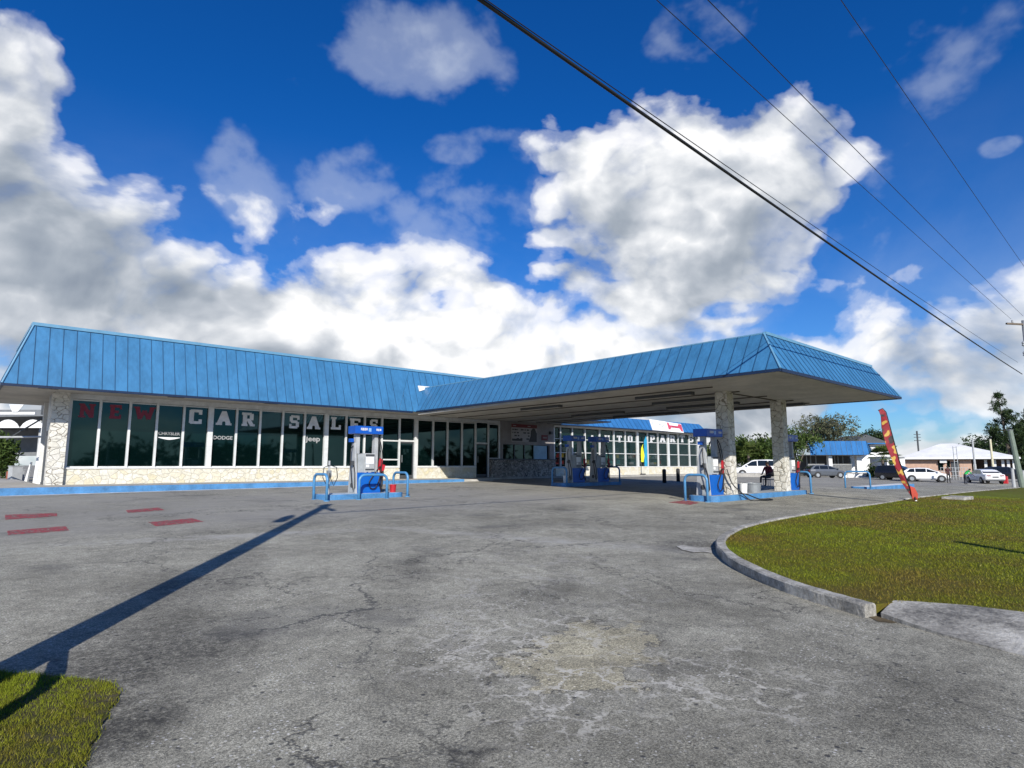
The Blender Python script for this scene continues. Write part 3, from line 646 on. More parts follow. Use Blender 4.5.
mb = MB(); mb.tube([(CX0+.01, CY0, EZ-.045), tuple(EBK+[.01, 0, -.045])], .06, 4); mb.box(CX0+.062, CX1+.02, CY0-.025, CY0+.06, EZ-.09, EZ); mb.box(CX1-.06, CX1+.02, CY0+.062, CY1, EZ-.09, EZ); mb.build('drip_edge', m_dtrim, CN)
MB().tube([(CX0-.01, CY0-.01, EZ), (CX0+IN, CY0+IN, CT)], .03, 6).build('hip_trim', m_trim, CN); MB().tube([(CX1, CY0-.01, EZ), (CX1-IN, CY0+IN, CT)], .03, 6).build('hip_trim', m_trim, CN)
mb = MB(); mb.prism([(CX0+.065, CY0+.065, 0), (CX1-.065, CY0+.065, 0), (CX1-.065, 27.5, 0), (float(EBK[0])+.05, 27.5, 0)], (0, 0, EZ-.06), (0, 0, EZ+.04)); mb.build('soffit', m_soffit, CN)
m_seam = plain('dark_seam', (.10, .09, .075, 1), .8)
for x in (19.1, 21.0, 23.2, 25.6, 27.2):
    MB().box(x-.03, x+.03, CY0+3.2, CY1, EZ-.10, EZ-.062).build('soffit_batten', m_seam, CN)
MB().box(21.1, 25.7, 11.15, 11.2, EZ-.1, EZ-.062).build('soffit_batten', m_seam, CN)
for (x, y0, y1) in ((19.9, 11.9, 14.4), (22.2, 12.0, 15.2), (24.5, 12.5, 16), (19.9, 18.5, 21), (24.6, 18.6, 22), (27.0, 10.8, 14), (26.9, 17, 21)):
    f_ = MB().box(x-.12, x+.12, y0, y1, EZ-.17, EZ-.102 if False else EZ-.063).build('light_housing', m_dgrey, CN)
    MB().box(x-.09, x+.09, y0+.05, y1-.05, EZ-.19, EZ-.1715).build('light_diffuser', m_soffit, f_)
MB().box(28.25, 31.3, 24.7, 27.5, EZ-.02, EZ+.06).build('added_sun_blocker', m_dtrim, CN)  # slab added only to keep the sun off the counter
for cx, cy in ((20.84, 11.19), (25.31, 11.19)):
    MB().box(cx-.235, cx+.235, cy-.235, cy+.235, .3, EZ-.061).build('stone_column', m_colstone, CN)

# ------------------------------------------------------------------ parts store beyond
ST = thing('parts_store', 'parts shop with white gridded windows, cream stone base and blue metal roof edge', 'building', (41, 31, FL))
SX0, SX1 = 31.0, 49.0; SEZ, STZ = 4.42, 5.29; SEY, STY, SXR = 28.9, 29.5, 50.9
mb = MB()
seam_fascia(mb, (31.02, SEY, SEZ), (SXR, SEY, SEZ), (31.02, STY, STZ), (SXR-.75, STY, STZ), .6, out=(0, -1, .3))
seam_fascia(mb, (SXR, SEY, SEZ), (SXR, 40, SEZ), (SXR-.75, STY, STZ), (SXR-.75, 40, STZ), .6, out=(1, 0, .3))
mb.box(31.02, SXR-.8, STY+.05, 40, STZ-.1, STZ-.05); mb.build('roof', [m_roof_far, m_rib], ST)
mb = MB(); mb.box(31.02, SXR+.02, SEY-.03, SEY+.05, SEZ-.08, SEZ); mb.build('drip_edge', m_dtrim, ST)
MB().box(31.02, SXR-.1, SEY+.06, 29.75, SEZ-.06, SEZ+.02).build('soffit', m_soffit, ST)
wx = [31.05]+[float(PY(x, 466, WY)[0]) for x in (560, 572, 584.8, 599.5, 613.8, 625.2, 637.5, 647.6, 658, 668.3, 678.3, 689.4)]
wx = wx+[float(PY(698, 466, WY)[0])]
z1, z2 = float(PY(637, 442, WY)[2]), float(PY(637, 454, WY)[2])
MB().box(31.03, wx[-1]+.05, 29.42, 29.72, FL-.3, SILL-.05).build('stone_base', m_stone, ST)
MB().box(31.03, wx[-1]+.05, 29.38, 29.76, SILL-.048, SILL).build('window_sill', m_white, ST)
for i in range(len(wx)-1):
    x0, x1 = wx[i], wx[i+1]
    for a, b in ((SILL, z2), (z2, z1), (z1, HEAD)):
        p = MB().box(x0+.03, x1-.03, 29.6, 29.615, a+.025, b-.025).build('window', m_glass2, ST)
    MB().box(x0+.05, x1-.05, 29.54, 29.64, z1-.024, z1+.024).build('glazing_bar', m_alu, ST); MB().box(x0+.05, x1-.05, 29.54, 29.64, z2-.024, z2+.024).build('glazing_bar', m_alu, ST)
for i, x in enumerate(wx):
    w = .13 if i in (7, 10) else .05
    MB().box(x-w, x+w, 29.5, 29.66, SILL+.001, HEAD+.05).build('mullion', m_alu, ST)
MB().box(31.03, wx[-1]+.1, 29.5, 29.72, HEAD+.052, SEZ-.062).build('window_header', m_alu, ST)
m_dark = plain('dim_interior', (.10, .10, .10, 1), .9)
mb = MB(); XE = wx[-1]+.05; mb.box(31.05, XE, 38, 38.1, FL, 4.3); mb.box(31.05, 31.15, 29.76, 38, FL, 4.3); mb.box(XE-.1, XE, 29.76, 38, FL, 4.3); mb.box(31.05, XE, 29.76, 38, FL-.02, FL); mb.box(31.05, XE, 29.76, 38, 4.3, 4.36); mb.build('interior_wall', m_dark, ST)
shc = [plain('box_'+n, c, .5) for n, c in (('white', (.6, .6, .6, 1)), ('red', (.4, .04, .04, 1)), ('yellow', (.5, .4, .05, 1)), ('teal', (.03, .25, .25, 1)), ('brown', (.22, .14, .08, 1)))]
rnd = random.Random(5)
for sx in (33, 36, 39, 42, 45):
    mb = MB(); mb.cur = 0
    for k in range(4): mb.box(sx, sx+2.2, 31.6, 32.1, FL+.3+k*.5, FL+.33+k*.5)
    for k in range(4):
        x = sx+.05
        while x < sx+2.1:
            w = rnd.uniform(.12, .4); mb.cur = rnd.randint(0, 4)
            if rnd.random() < .75: mb.box(x, min(x+w, sx+2.2), 31.62, 32.0, FL+.332+k*.5, FL+.332+k*.5+rnd.uniform(.15, .38))
            x += w+.03
    s_ = mb.build('stocked_shelf', shc, ST)
m_lw = plain('bright_white_lettering', (.60, .60, .60, 1), .5, 0, .03)
for ch, xc in zip('AUTOPARTS', (592.3, 607.2, 619.4, 630.2, 652.6, 662.6, 672.6, 682.2, 691.0)):
    letter(ch, xc-2.5, xc+2.5, 435.4, 442.2, m_lw, ST, 29.59)
mb = MB()
def fpt(x, y):   # a point just proud of the store's fascia
    d = ray(x, y); n = np.array([0, -(STZ-SEZ), STY-SEY]); p0 = np.array([0, SEY-.07, SEZ]); t = ((p0-CAM)@n)/(d@n); return tuple(CAM+d*t)
sgn = mb.prism([fpt(649.5, 419.2), fpt(666, 421.6), fpt(668.5, 431.4), fpt(653, 430.0)], (0, 0, 0), (0, .05, 0)).build('white_sign_panel', m_paper, ST)
def fmark(par, mat, name, pts): MB().prism([tuple(Vector(fpt(*q))+Vector((0, -.012, 0))) for q in pts], (0, 0, 0), (0, -.015, 0)).build(name, mat, par)
for x_, y_ in ((651.8, 422.4), (652.4, 424.4), (658.6, 423.4), (659.6, 424.2), (661.4, 425.6), (662.6, 425.2)): fmark(sgn, m_grey, 'faded_print', ((x_, y_), (x_+.9, y_+.2), (x_+1.0, y_+1.1), (x_+.1, y_+1.0)))
sgn = MB().prism([fpt(666.2, 421.7), fpt(681, 424), fpt(684, 432.8), fpt(668.7, 431.5)], (0, 0, 0), (0, .05, 0)).build('pink_edged_sign_panel', m_paper, ST)
m_sred = plain('sign_red', (.55, .07, .12, 1), .5)
fmark(sgn, m_sred, 'red_banner_shape', ((666.6, 422.4), (668.2, 422.8), (669.4, 425.2), (677.4, 426.2), (678.3, 423.9), (680.8, 424.6), (683.0, 431.6), (681.2, 431.2), (679.4, 428.4), (670.8, 427.4), (670.4, 429.4), (668.6, 429.2)))
fmark(sgn, m_dred, 'faded_print', ((671.2, 425.95), (677.2, 426.7), (677.3, 427.3), (671.3, 426.55)))
# banners in the store window
def feather(name, label, cat, base, pts, w, mat, th=.02):
    pass
xb0 = float(PY(639.5, 466, 29.3)[0]); xb1 = float(PY(645, 466, 29.3)[0])
YB = thing('window_banner', 'tall yellow banner standing before the parts shop windows', 'banner', ((xb0+xb1)/2, 29.3, SILL-.05+.0))
YB.location.z = FL
m_yel = plain('yellow_fabric', (.75, .78, .03, 1), .7); m_tq = plain('blue_fabric', (.02, .30, .50, 1), .7)
mb = MB(); zt = float(PY(641, 444, 29.3)[2]); zb = float(PY(641, 462, 29.3)[2])
mb.prism([(xb0+.25, 29.3, zb), (xb1-.2, 29.3, zb), (xb1-.05, 29.3, zb+.5), (xb1-.25, 29.3, zt-.2), (xb0+.55, 29.3, zt), (xb0+.3, 29.3, zt-.3), (xb0+.22, 29.3, zb+.6)], (0, 0, 0), (0, -.02, 0)); mb.build('banner_cloth', m_yel, YB)
MB().tube([(xb0+.28, 29.33, FL), (xb0+.28, 29.33, zt-.1)], .02, 6).build('banner_pole', m_dgrey, YB)
MB().box(xb0+.15, xb1-.15, 29.14, 29.36, FL, FL+.08).build('banner_base', m_black, YB)
x0 = float(PY(644.6, 466, 29.4)[0]); x1 = float(PY(647.6, 466, 29.4)[0])
TB = thing('window_banner', 'narrow blue banner right beside the yellow one at the parts shop', 'banner', ((x0+x1)/2, 29.4, FL))
mb = MB(); mb.prism([(x0, 29.41, 1.5), (x1, 29.41, 1.5), (x1, 29.41, 3.6), (x0+.3, 29.41, 3.95), (x0, 29.41, 3.5)], (0, 0, 0), (0, -.02, 0)); mb.build('banner_cloth', m_tq, TB); MB().tube([((x0+x1)/2, 29.44, FL), ((x0+x1)/2, 29.44, 1.6)], .02, 6).build('banner_pole', m_dgrey, TB)

# ------------------------------------------------------------------ pump islands, hoops, pumps
def island(x0, x1, y0, y1, h, label, topmat):
    zc = g((x0+x1)/2, (y0+y1)/2); IS = thing('pump_island', label, 'pump island', ((x0+x1)/2, (y0+y1)/2, zc), group='blue kerbed fuel islands')
    def outline(e, ex=0):
        r = .3; pts = []
        for cx, cy, a0 in ((x1-r, y1-r, 0), (x0+r, y1-r, 90), (x0+r, y0+r, 180), (x1-r, y0+r, 270)):
            for k in range(5):
                a = R_(a0+k*22.5); pts.append((cx+(r-e)*math.cos(a), cy+(r-e)*math.sin(a), 0))
        return pts
    zt = zc+h; mb = MB(); mb.prism(outline(0), (0, 0, zc-.25), (0, 0, zt)); mb.build('kerb', m_kerbblue, IS, bevel=.02)
    mb = MB(); mb.prism(outline(.10), (0, 0, zt-.05), (0, 0, zt+.004)); mb.build('island_top', topmat, IS); return zt+.004
m_itop = plain('pale_blue_island_top', (.36, .44, .52, 1), .8, 0, .2, 2.5)
m_itop2 = plain('dusty_grey_island_top', (.30, .32, .34, 1), .85, 0, .2, 2.5)
ZA = island(9.05, 12.05, 18.72, 19.9, .15, 'near left blue island carrying a single pump and red bucket', m_itop)
ZB = island(19.1, 26.75, 10.72, 11.85, .17, 'blue island carrying both stone canopy columns', m_itop2)
ZC = island(21.75, 26.1, 19.85, 21.1, .15, 'dark blue island in canopy shade with two pumps', m_itop2)
ZD = island(38.0, 46.5, 11.9, 13.0, .19, 'empty pale topped blue island beyond the canopy', plain('white_island_top', (.6, .62, .62, 1), .8))
def hoop(x, y, ang, w, h, label):
    z = g(x, y); r = .2; o = thing('hoop_barrier', label, 'hoop barrier', (x, y, z), ang, 'blue steel hoop barriers', world=False)
    pts = [(-w/2, 0, -.2)]+[(-w/2, 0, h-r)]
    pts += [(-w/2+r-r*math.cos(a), 0, h-r+r*math.sin(a)) for a in np.linspace(.2, math.pi/2, 6)]+[(w/2-r+r*math.cos(a), 0, h-r+r*math.sin(a)) for a in np.linspace(math.pi/2, .2, 6)]+[(w/2, 0, h-r), (w/2, 0, -.2)]
    L(o, MB().tube(pts, .045, 12), 'hoop_tube', m_hoop, smooth=True)
    for s in (-1, 1): L(o, MB().lathe([(.10, -.05), (.10, .015), (.06, .02), (.06, -.05)], (s*w/2, 0, 0), 12), 'foot_collar', m_hoop)
    return o
P90 = math.pi/2
hoop(8.95, 18.95, P90, .95, .83, 'blue hoop barrier at left end of the near left island')
hoop(10.62, 18.5, 0, 1.05, .80, 'blue hoop barrier in front of the single pump')
hoop(12.12, 19.2, P90, .95, .83, 'blue hoop barrier at right end of the near left island')
hoop(19.02, 11.4, P90, .85, .9, 'blue hoop barrier around the pump left of the stone columns')
hoop(27.0, 11.22, P90, .95, .9, 'blue hoop barrier right of the second stone column')
hoop(21.85, 20.45, P90, .95, .9, 'dark hoop barrier in canopy shade at left of the two pumps')
hoop(25.8, 20.35, P90, .95, .9, 'dark hoop barrier in canopy shade at right of the two pumps')
hoop(37.7, 12.45, P90+.12, 1.25, .95, 'blue hoop barrier at the near end of the empty island')

def make_pump():
    o = thing('fuel_pump', 'x', 'fuel pump', (0, 0, 0), 0, 'fuel pumps', world=False)
    L(o, MB().box(-.40, .50, -.24, .24, .0, .70), 'cabinet', m_pumpblue, bevel=.015)
    for y in (-.246, .2412): L(o, MB().box(-.37, .47, y, y+.0048, .05, .66), 'cabinet_door', m_pumpblue)
    hd = L(o, MB().box(-.12, .28, -.2, .2, .72, 1.36), 'display_head', m_lgrey, bevel=.02); L(o, MB().box(-.36, -.125, -.18, .18, .702, 1.33), 'meter_housing', m_grey, bevel=.015)
    for s in (-1, 1):
        y0, y1 = (-.212, -.2015) if s < 0 else (.2015, .212)
        L(hd, MB().box(-.07, .23, y0, y1, 1.0, 1.24), 'screen', m_paper); L(hd, MB().box(-.09, .25, y0, y1, 1.26, 1.33), 'display_trim', m_dgrey)
        L(hd, MB().box(-.06, .05, y0, y1, .88, .97), 'receipt_slot', m_paper); L(hd, MB().box(-.09, .25, y0, y1, .78, .83), 'keypad', m_dgrey)
    for s in (-1,):
        pr = [(s*.44, -.27, 0), (s*.44, .27, 0), (s*.44, .20, .9), (s*.44, .095, 1.72), (s*.44, -.095, 1.72), (s*.44, -.20, .9)]
        py = L(o, MB().prism(pr, (-.035, 0, 0), (.035, 0, 0)), 'side_pylon', m_lgrey, bevel=.012)
        mb = MB(); arch = [(s*.478, -.17, .04), (s*.478, .17, .04)]+[(s*.478, .17*math.cos(a), .32+.2*math.sin(a)) for a in np.linspace(0, math.pi, 9)]
        mb.prism(arch, (0, 0, 0), (s*.008, 0, 0)); L(py, mb, 'arch_panel', m_grey)
        L(py, MB().lathe([(.09, 0), (.09, .01)], (s*.487, 0, .27), 14, 'x'), 'round_badge', m_dgrey)
        mb = MB(); mb.box(s*.478-.004, s*.478+.008, -.07, .07, .95, 1.05); L(py, mb, 'holster_plate', m_dgrey)
    for x in (-.34, .38): L(o, MB().box(x-.07, x+.07, -.09, .09, .703+.64*(x < 0), 2.03), 'post', m_lgrey)
    sg = L(o, MB().box(-.54, .54, -.27, .27, 2.03, 2.30), 'sign_box', m_signblue, bevel=.02)
    for s in (-1, 1):
        y0, y1 = (-.277, -.2705) if s < 0 else (.2705, .277)
        for xa, w, za, h in ((-.34, .03, 2.15, .08), (-.29, .06, 2.14, .09), (-.21, .05, 2.14, .09), (-.14, .05, 2.15, .08), (.26, .05, 2.15, .07), (.33, .04, 2.14, .08), (.39, .06, 2.15, .07)):
            xa = xa if s < 0 else -xa-w; L(sg, MB().box(xa, xa+w, y0, y1, za, za+h), 'sign_print', m_lw)
        mb = MB(); a = -.04; mb.prism([(a, y0, 2.11), (a+.10, y0, 2.11), (a+.10, y0, 2.23), (a, y0, 2.23)], (0, 0, 0), (0, y1-y0, 0)); L(sg, mb, 'sign_emblem', plain('pale_blue_emblem', (.25, .45, .8, 1), .4))
    def curve(pts, r, name, mat):
        pp = []
        for i in range(len(pts)-1):
            p0, p1, p2, p3 = [Vector(pts[max(0, min(len(pts)-1, j))]) for j in (i-1, i, i+1, i+2)]
            for k in range(6):
                u = k/6; pp.append(.5*((2*p1)+(p2-p0)*u+(2*p0-5*p1+4*p2-p3)*u*u+(-p0+3*p1-3*p2+p3)*u**3))
        pp.append(Vector(pts[-1])); return L(o, MB().tube(pp, r, 8), name, mat, smooth=True)
    for s in (-1, 1):          # two hoses and nozzles each side
        h = curve([(.42, s*.12, 1.95), (.44, s*.22, 1.70), (.47, s*.27, 1.25), (.46, s*.30, .7), (.30, s*.31, .22), (.10, s*.31, .16), (.02, s*.30, .35), (.20, s*.29, .62), (.44, s*.28, .92)], .018, 'hose', m_black)
        mb = MB(); mb.prism([(.40, s*.26, .92), (.50, s*.26, .90), (.53, s*.26, 1.14), (.45, s*.26, 1.20), (.41, s*.26, 1.1)], (0, -.03, 0), (0, .03, 0)); L(h, mb, 'nozzle', m_red)
        h = curve([(.50, s*.05, 1.95), (.60, s*.10, 1.5), (.62, s*.16, .9), (.60, s*.2, .35), (.52, s*.24, .10), (.46, s*.25, .3), (.52, s*.2, .75)], .018, 'hose', m_black)
        mb = MB(); mb.prism([(.53, s*.17, .72), (.66, s*.17, .78), (.70, s*.17, .95), (.60, s*.17, .98), (.53, s*.17, .86)], (0, -.03, 0), (0, .03, 0)); L(h, mb, 'nozzle', m_red)
    # left side hose
    pts = [(-.50, -.05, 1.62), (-.60, -.1, 1.5), (-.64, -.16, 1.0), (-.60, -.22, .4), (-.55, -.25, .12), (-.5, -.27, .2), (-.49, -.22, .7), (-.5, -.12, 1.0)]
    h = L(o, MB().tube([Vector(p) for p in pts], .018, 8), 'hose', m_black, smooth=True)
    mb = MB(); mb.box(-.60, -.49, -.15, -.08, .95, 1.1); L(h, mb, 'nozzle', m_dgrey)
    mb = MB(); mb.box(-.62, -.5, -.1, .06, 1.74, 1.86); L(o, mb, 'hose_swivel', m_signblue)
    return o
pump = make_pump(); pump.location = (10.72, 19.3, ZA); pump['label'] = 'sunlit fuel pump alone on the near left island, blue sign on top'
dup(pump, (19.82, 11.32, ZB), 0, 'fuel pump just left of the first stone column, hose lying on the kerb')
dup(pump, (26.2, 11.32, ZB), 0, 'fuel pump just right of the second stone column')
dup(pump, (22.95, 20.45, ZC), 0, 'left of the two shaded fuel pumps under the canopy')
dup(pump, (24.85, 20.45, ZC), 0, 'right of the two shaded fuel pumps under the canopy')
# loose hose lying over the kerb by the pump near the columns
pts = [(20.45, 11.0, ZB+.9), (20.5, 10.85, ZB+.4), (20.62, 10.62, ZB+.12), (20.8, 10.35, g(20.8, 10.3)+.03), (21.2, 10.05, g(21.2, 10)+.025), (21.75, 10.0, g(21.7, 10)+.025), (22.0, 10.25, g(22, 10.2)+.025), (21.6, 10.42, g(21.6, 10.4)+.03), (20.9, 10.55, ZB+.02), (20.6, 10.7, ZB+.03)]
pp = []
for i in range(len(pts)-1):
    p0, p1, p2, p3 = [Vector(pts[max(0, min(len(pts)-1, j))]) for j in (i-1, i, i+1, i+2)]
    for k in range(6):
        u = k/6; pp.append(.5*((2*p1)+(p2-p0)*u+(2*p0-5*p1+4*p2-p3)*u*u+(-p0+3*p1-3*p2+p3)*u**3))
tag(MB().tube(pp, .02, 8).build('fuel_hose', m_black, smooth=True), 'black hose looped over the kerb below the first stone column', 'hose')

def lathe_thing(name, label, cat, loc, prof, mat, group=None):
    o = thing(name, label, cat, loc, 0, group, world=False); L(o, MB().lathe(prof, seg=20), 'shell', mat, smooth=False); return o
def bucket(loc, r, h, mat, label, handle=True, lid=None):
    o = thing('bucket', label, 'bucket', loc, 0, None, world=False)
    L(o, MB().lathe([(r*.82, 0), (r, h), (r*1.05, h), (r*1.05, h-.02), (r*1.0, h-.03)][:4]+[(r*.95, h-.01), (r*.78, .02)], seg=20), 'tub', mat)
    if handle: L(o, MB().tube([(r*math.cos(a), 0, h-.01+.5*r*math.sin(a)*1.0) for a in np.linspace(0, math.pi, 10)], .006, 6), 'handle', m_galv)
    if lid: L(o, MB().lathe([(r*1.06, h+.001), (r*1.06, h+.02), (.01, h+.025)], seg=20), 'lid', lid)
    return o
bucket((11.75, 19.1, ZA), .12, .27, m_red, 'red bucket on the near left island beside the pump')
bucket((22.0, 11.2, ZB), .15, .36, m_white, 'white bucket beside the first stone column')
tubo = thing('metal_tub', 'silver metal tub standing between the two stone columns', 'tub', (22.85, 11.25, ZB), 0, world=False)
L(tubo, MB().lathe([(.26, 0), (.30, .33), (.32, .33), (.32, .36), (.28, .36), (.25, .03)], seg=24), 'tub', m_galv); L(tubo, MB().lathe([(.02, .20), (.27, .30), (.2, .33), (.02, .34)], seg=20), 'dark_contents', m_black)
cr = thing('plastic_crate', 'grey box on the ground behind the white bucket', 'crate', (23.6, 13.2, g(23.6, 13.2)), .2, world=False)
mb = MB(); mb.box(-.4, .4, -.25, .25, 0, .45); L(cr, mb, 'box', m_lgrey, bevel=.02); mb = MB(); mb.box(-.42, .42, -.27, .27, .452, .5); L(cr, mb, 'rim', m_grey)
bucket((22.25, 20.4, ZC), .14, .34, m_white, 'white bucket in canopy shade inside the left dark hoop', True)
# fire extinguisher and air post by the first pump
ex = thing('fire_extinguisher', 'small red fire extinguisher standing right of the near left pump', 'fire extinguisher', (11.42, 19.35, ZA), 0, world=False)
L(ex, MB().box(-.03, .03, -.03, .03, 0, .55), 'stand', m_dgrey); L(ex, MB().lathe([(.07, .55), (.08, .6), (.08, .86), (.03, .95), (.025, 1.0)], seg=16), 'cylinder', m_red); L(ex, MB().box(-.06, .05, -.012, .012, 1.0, 1.03), 'lever', m_black)
ap = thing('air_hose_post', 'thin grey air hose post left of the near left pump', 'hose post', (9.35, 19.2, ZA), 0, world=False)
L(ap, MB().tube([(0, 0, 0), (0, 0, 1.1)], .035, 10), 'post', m_lgrey); mb = MB(); mb.box(-.07, .07, -.05, .05, .55, .78); L(ap, mb, 'hook_plate', m_galv)
for s in (-1, 1):
    a = [(0+s*.02, -.05, .95), (s*.22, -.08, .88), (s*.26, -.1, .55), (s*.12, -.12, .28), (s*.03, -.08, .5), (s*.0, -.06, .7)]
    L(ap, MB().tube(a, .014, 6), 'hose', m_black)
# red painted spot at the end of the column island
pts = [tuple(map(float, G(*c)[:2])) for c in ((668, 502.5), (686, 500.5), (700, 503), (690, 505))]
o = struct('road_marking', poly_sheet(pts, .006), m_redp, fix=False); up_fix(o)
# black bollards in front of the store
for px, yb, lab in ((664.5, 483, 'left one of two black bollards before the parts shop'), (678.3, 481.5, 'right one of two black bollards before the parts shop')):
    p = G(px, yb); o = thing('bollard', lab, 'bollard', tuple(p), 0, 'black bollards before the shop', world=False)
    L(o, MB().lathe([(.11, -.1), (.11, .70), (.09, .76), (.04, .78)], seg=16), 'post', m_black, smooth=True)

# ------------------------------------------------------------------ feather flag
fb = G(916.6, 503.9); FD = float(fb@FW)
FF = thing('feather_flag', 'tall red and yellow feather flag leaning over at the lawn kerb', 'flag', (fb[0], fb[1], fb[2]+.1))
spine = [PD(x, y, FD) for x, y in ((916, 503), (908, 485), (899, 462), (893, 440), (888.5, 423), (885.5, 412), (882, 408.3), (879.5, 409.5))]
edge = [PD(x, y, FD) for x, y in ((914, 500), (903, 483), (892, 462), (886, 445), (882.5, 428), (880, 416), (879, 411), (878.8, 410))]
def flagm():
    t = NT('flag_print'); p = t.n('ShaderNodeTexCoord').outputs['Object']; sep = t.n('ShaderNodeSeparateXYZ'); t.l(p, sep.inputs[0])
    c = ramp(t, noise(t, p, 3.4, 1, .4), [(.0, (.03, .02, .02, 1)), (.33, (.03, .02, .02, 1)), (.37, (.20, .008, .014, 1)), (.535, (.24, .010, .018, 1)), (.56, (.48, .30, .06, 1)), (1, (.50, .34, .08, 1))])
    t.l(c, t.b.inputs['Base Color']); t.b.inputs['Roughness'].default_value = .7; return t.m
m_flag = flagm()
mb = MB(); n = len(spine); th = FW*.012
for i in range(n-1):
    a, b, c, d = spine[i], spine[i+1], edge[i+1], edge[i]; w1 = FW*.06*math.sin(i*2.1); w2 = FW*.06*math.sin((i+1)*2.1)
    vs = [a, b, c+w2, d+w1, a+th, b+th, c+w2+th, d+w1+th]; mb.add(vs, [(0, 1, 2, 3), (7, 6, 5, 4), (3, 2, 6, 7)])
mb.build('flag_cloth', m_flag, FF, fix=False)
mb = MB(); mb.tube([tuple(p+RT*.02) for p in spine]+[tuple(edge[-1])], [.028, .026, .022, .018, .016, .014, .012, .012, .012], 8); mb.build('pole', m_black, FF)
mb = MB()
tl = [PD(x, y, FD-.05) for x, y in ((910, 486), (914.5, 487.5), (918, 494), (917.5, 500), (915, 496.5), (912.5, 499), (911.5, 493))]
mb.prism([tuple(v) for v in tl], (0, 0, 0), tuple(FW*.03)); mb.build('torn_tail', plain('orange_red_cloth', (.42, .05, .025, 1), .7), FF)
MB().lathe([(.05, -.15), (.05, .12), (.03, .16)], tuple(spine[0]+np.array([0, 0, -.06])), 12).build('ground_socket', m_white, FF)

# ------------------------------------------------------------------ utility poles and wires
N1 = np.array([-.22, 4.92, 0.]); N1[2] = g(N1[0], N1[1]); HP = 8.55
UPn = thing('utility_pole', 'tall wooden utility pole standing just left of the view, its shadow crossing the lot', 'utility pole', tuple(N1))
UPn['_w'] = 1
MB().tube([tuple(N1+[0, 0, -.3]), tuple(N1+[0, 0, 4]), tuple(N1+[.0, 0, HP])], [.175, .16, .13], 14).build('pole', m_wood, UPn, smooth=True)
_a, _b = G(313, 502.5), G(333, 510.5); ca = np.array([_b[0]-_a[0], _b[1]-_a[1], 0]); ca /= np.linalg.norm(ca)
MB().bar(tuple(N1-ca*.5+[0, 0, HP-.45]), tuple(N1+ca*1.3+[0, 0, HP-.45]), .11, (0, 0, 1), .1).build('crossarm', m_wood, UPn)
MB().lathe([(.04, 0), (.13, .02), (.14, .08), (.14, .6), (.12, .66), (.04, .86)], tuple(N1-np.array([.8198, -.5726, 0])*.36+[0, 0, HP-2.6]), 18).build('transformer', m_galv, UPn)
for s in (-1.0, -.35, .35, 1.0): MB().lathe([(.02, 0), (.05, .03), (.03, .07), (.05, .1), (.03, .15)], tuple(N1+ca*s*1.05+[0, 0, HP-.45]), 10).build('insulator', m_dgrey, UPn)
sdh = np.array([.5726, .8198])
cpts = []
for q in ((-70, 768), (-25, 737), (0, 720), (20, 706), (38, 695), (50, 685), (55, 673), (58, 661), (62, 650), (70, 640), (84, 629)):
    S = G(*q); a_ = float((S[:2]-N1[:2])@sdh); cpts.append((S[0]-sdh[0]*a_, S[1]-sdh[1]*a_, max(g(S[0], S[1])+a_*.541, -.1)))
MB().tube(cpts, [.05, .05, .055, .055, .055, .055, .055, .05, .04, .035, .03], 10).build('shadow_casting_tube', m_dgrey, UPn, smooth=True)  # added out of view, shaped back from the curved shadow it casts
P2b = PD(1026, 345, 36.); P2 = np.array([P2b[0], P2b[1], g(P2b[0], P2b[1])]); H2 = float(PD(1022, 322, 36.)[2])
UPf = thing('utility_pole', 'distant power pole with crossarm at the right edge', 'utility pole', tuple(P2))
MB().tube([tuple(P2+[0, 0, -.3]), (P2[0], P2[1], H2+.1)], [.14, .10], 12).build('pole', m_galv, UPf, smooth=True)
c2 = np.array([.85, -.53, 0])
MB().bar(tuple(np.array([P2[0], P2[1], H2-.1])-c2*1.25), tuple(np.array([P2[0], P2[1], H2-.1])+c2*1.2), .10, (0, 0, 1), .1).build('crossarm', m_wood, UPf)
for s in (-.8, .4, 1.1): MB().lathe([(.02, 0), (.06, .03), (.04, .08), (.06, .12), (.03, .2)], (P2[0]+c2[0]*s, P2[1]+c2[1]*s, H2-.1), 10).build('insulator', m_lgrey, UPf)
for dz in (-1.5, -2.1, -2.9, -3.4): MB().lathe([(.03, 0), (.08, .05), (.05, .12), (.08, .2), (.03, .3)], (P2[0]-.2, P2[1]+.1, H2+dz), 10).build('insulator', m_galv, UPf)
def wire(top, bx, by, off, r, sag, label, near=None, bD=36.):
    B = PD(bx, by, bD); nrm = np.cross(ray(*top), ray(bx, by)); A = N1+ca*off; A = np.array([A[0], A[1], 0.])
    z = CAM[2]-((A-CAM)[:2]@nrm[:2])/nrm[2]; A[2] = z
    pts = [A+(B-A)*t-np.array([0, 0, 4*sag*t*(1-t)]) for t in np.linspace(0, 1, 40)]
    print('wire near end', A.round(2))
    o = MB().tube([tuple(p) for p in pts], r, 6).build('overhead_wire', m_black, smooth=True); tag(o, label, 'wire', 'overhead wires')
wire((485, 0), 1022, 374, .0, .028, .12, 'thickest black overhead cable crossing the whole sky to the right edge')
wire((491, 0), 1018, 362.5, .06, .008, .12, 'thin overhead wire running just above the thickest cable')
wire((660, 0), 1011, 319, -1.0, .0085, .1, 'thin overhead wire, first one above the thick cable pair')
wire((711, 0), 1023, 316, .35, .0085, .1, 'thin overhead wire, second one above the thick cable pair')
wire((843, 0), 1040, 289, 1.0, .0085, .1, 'thin overhead wire nearest the upper right corner')

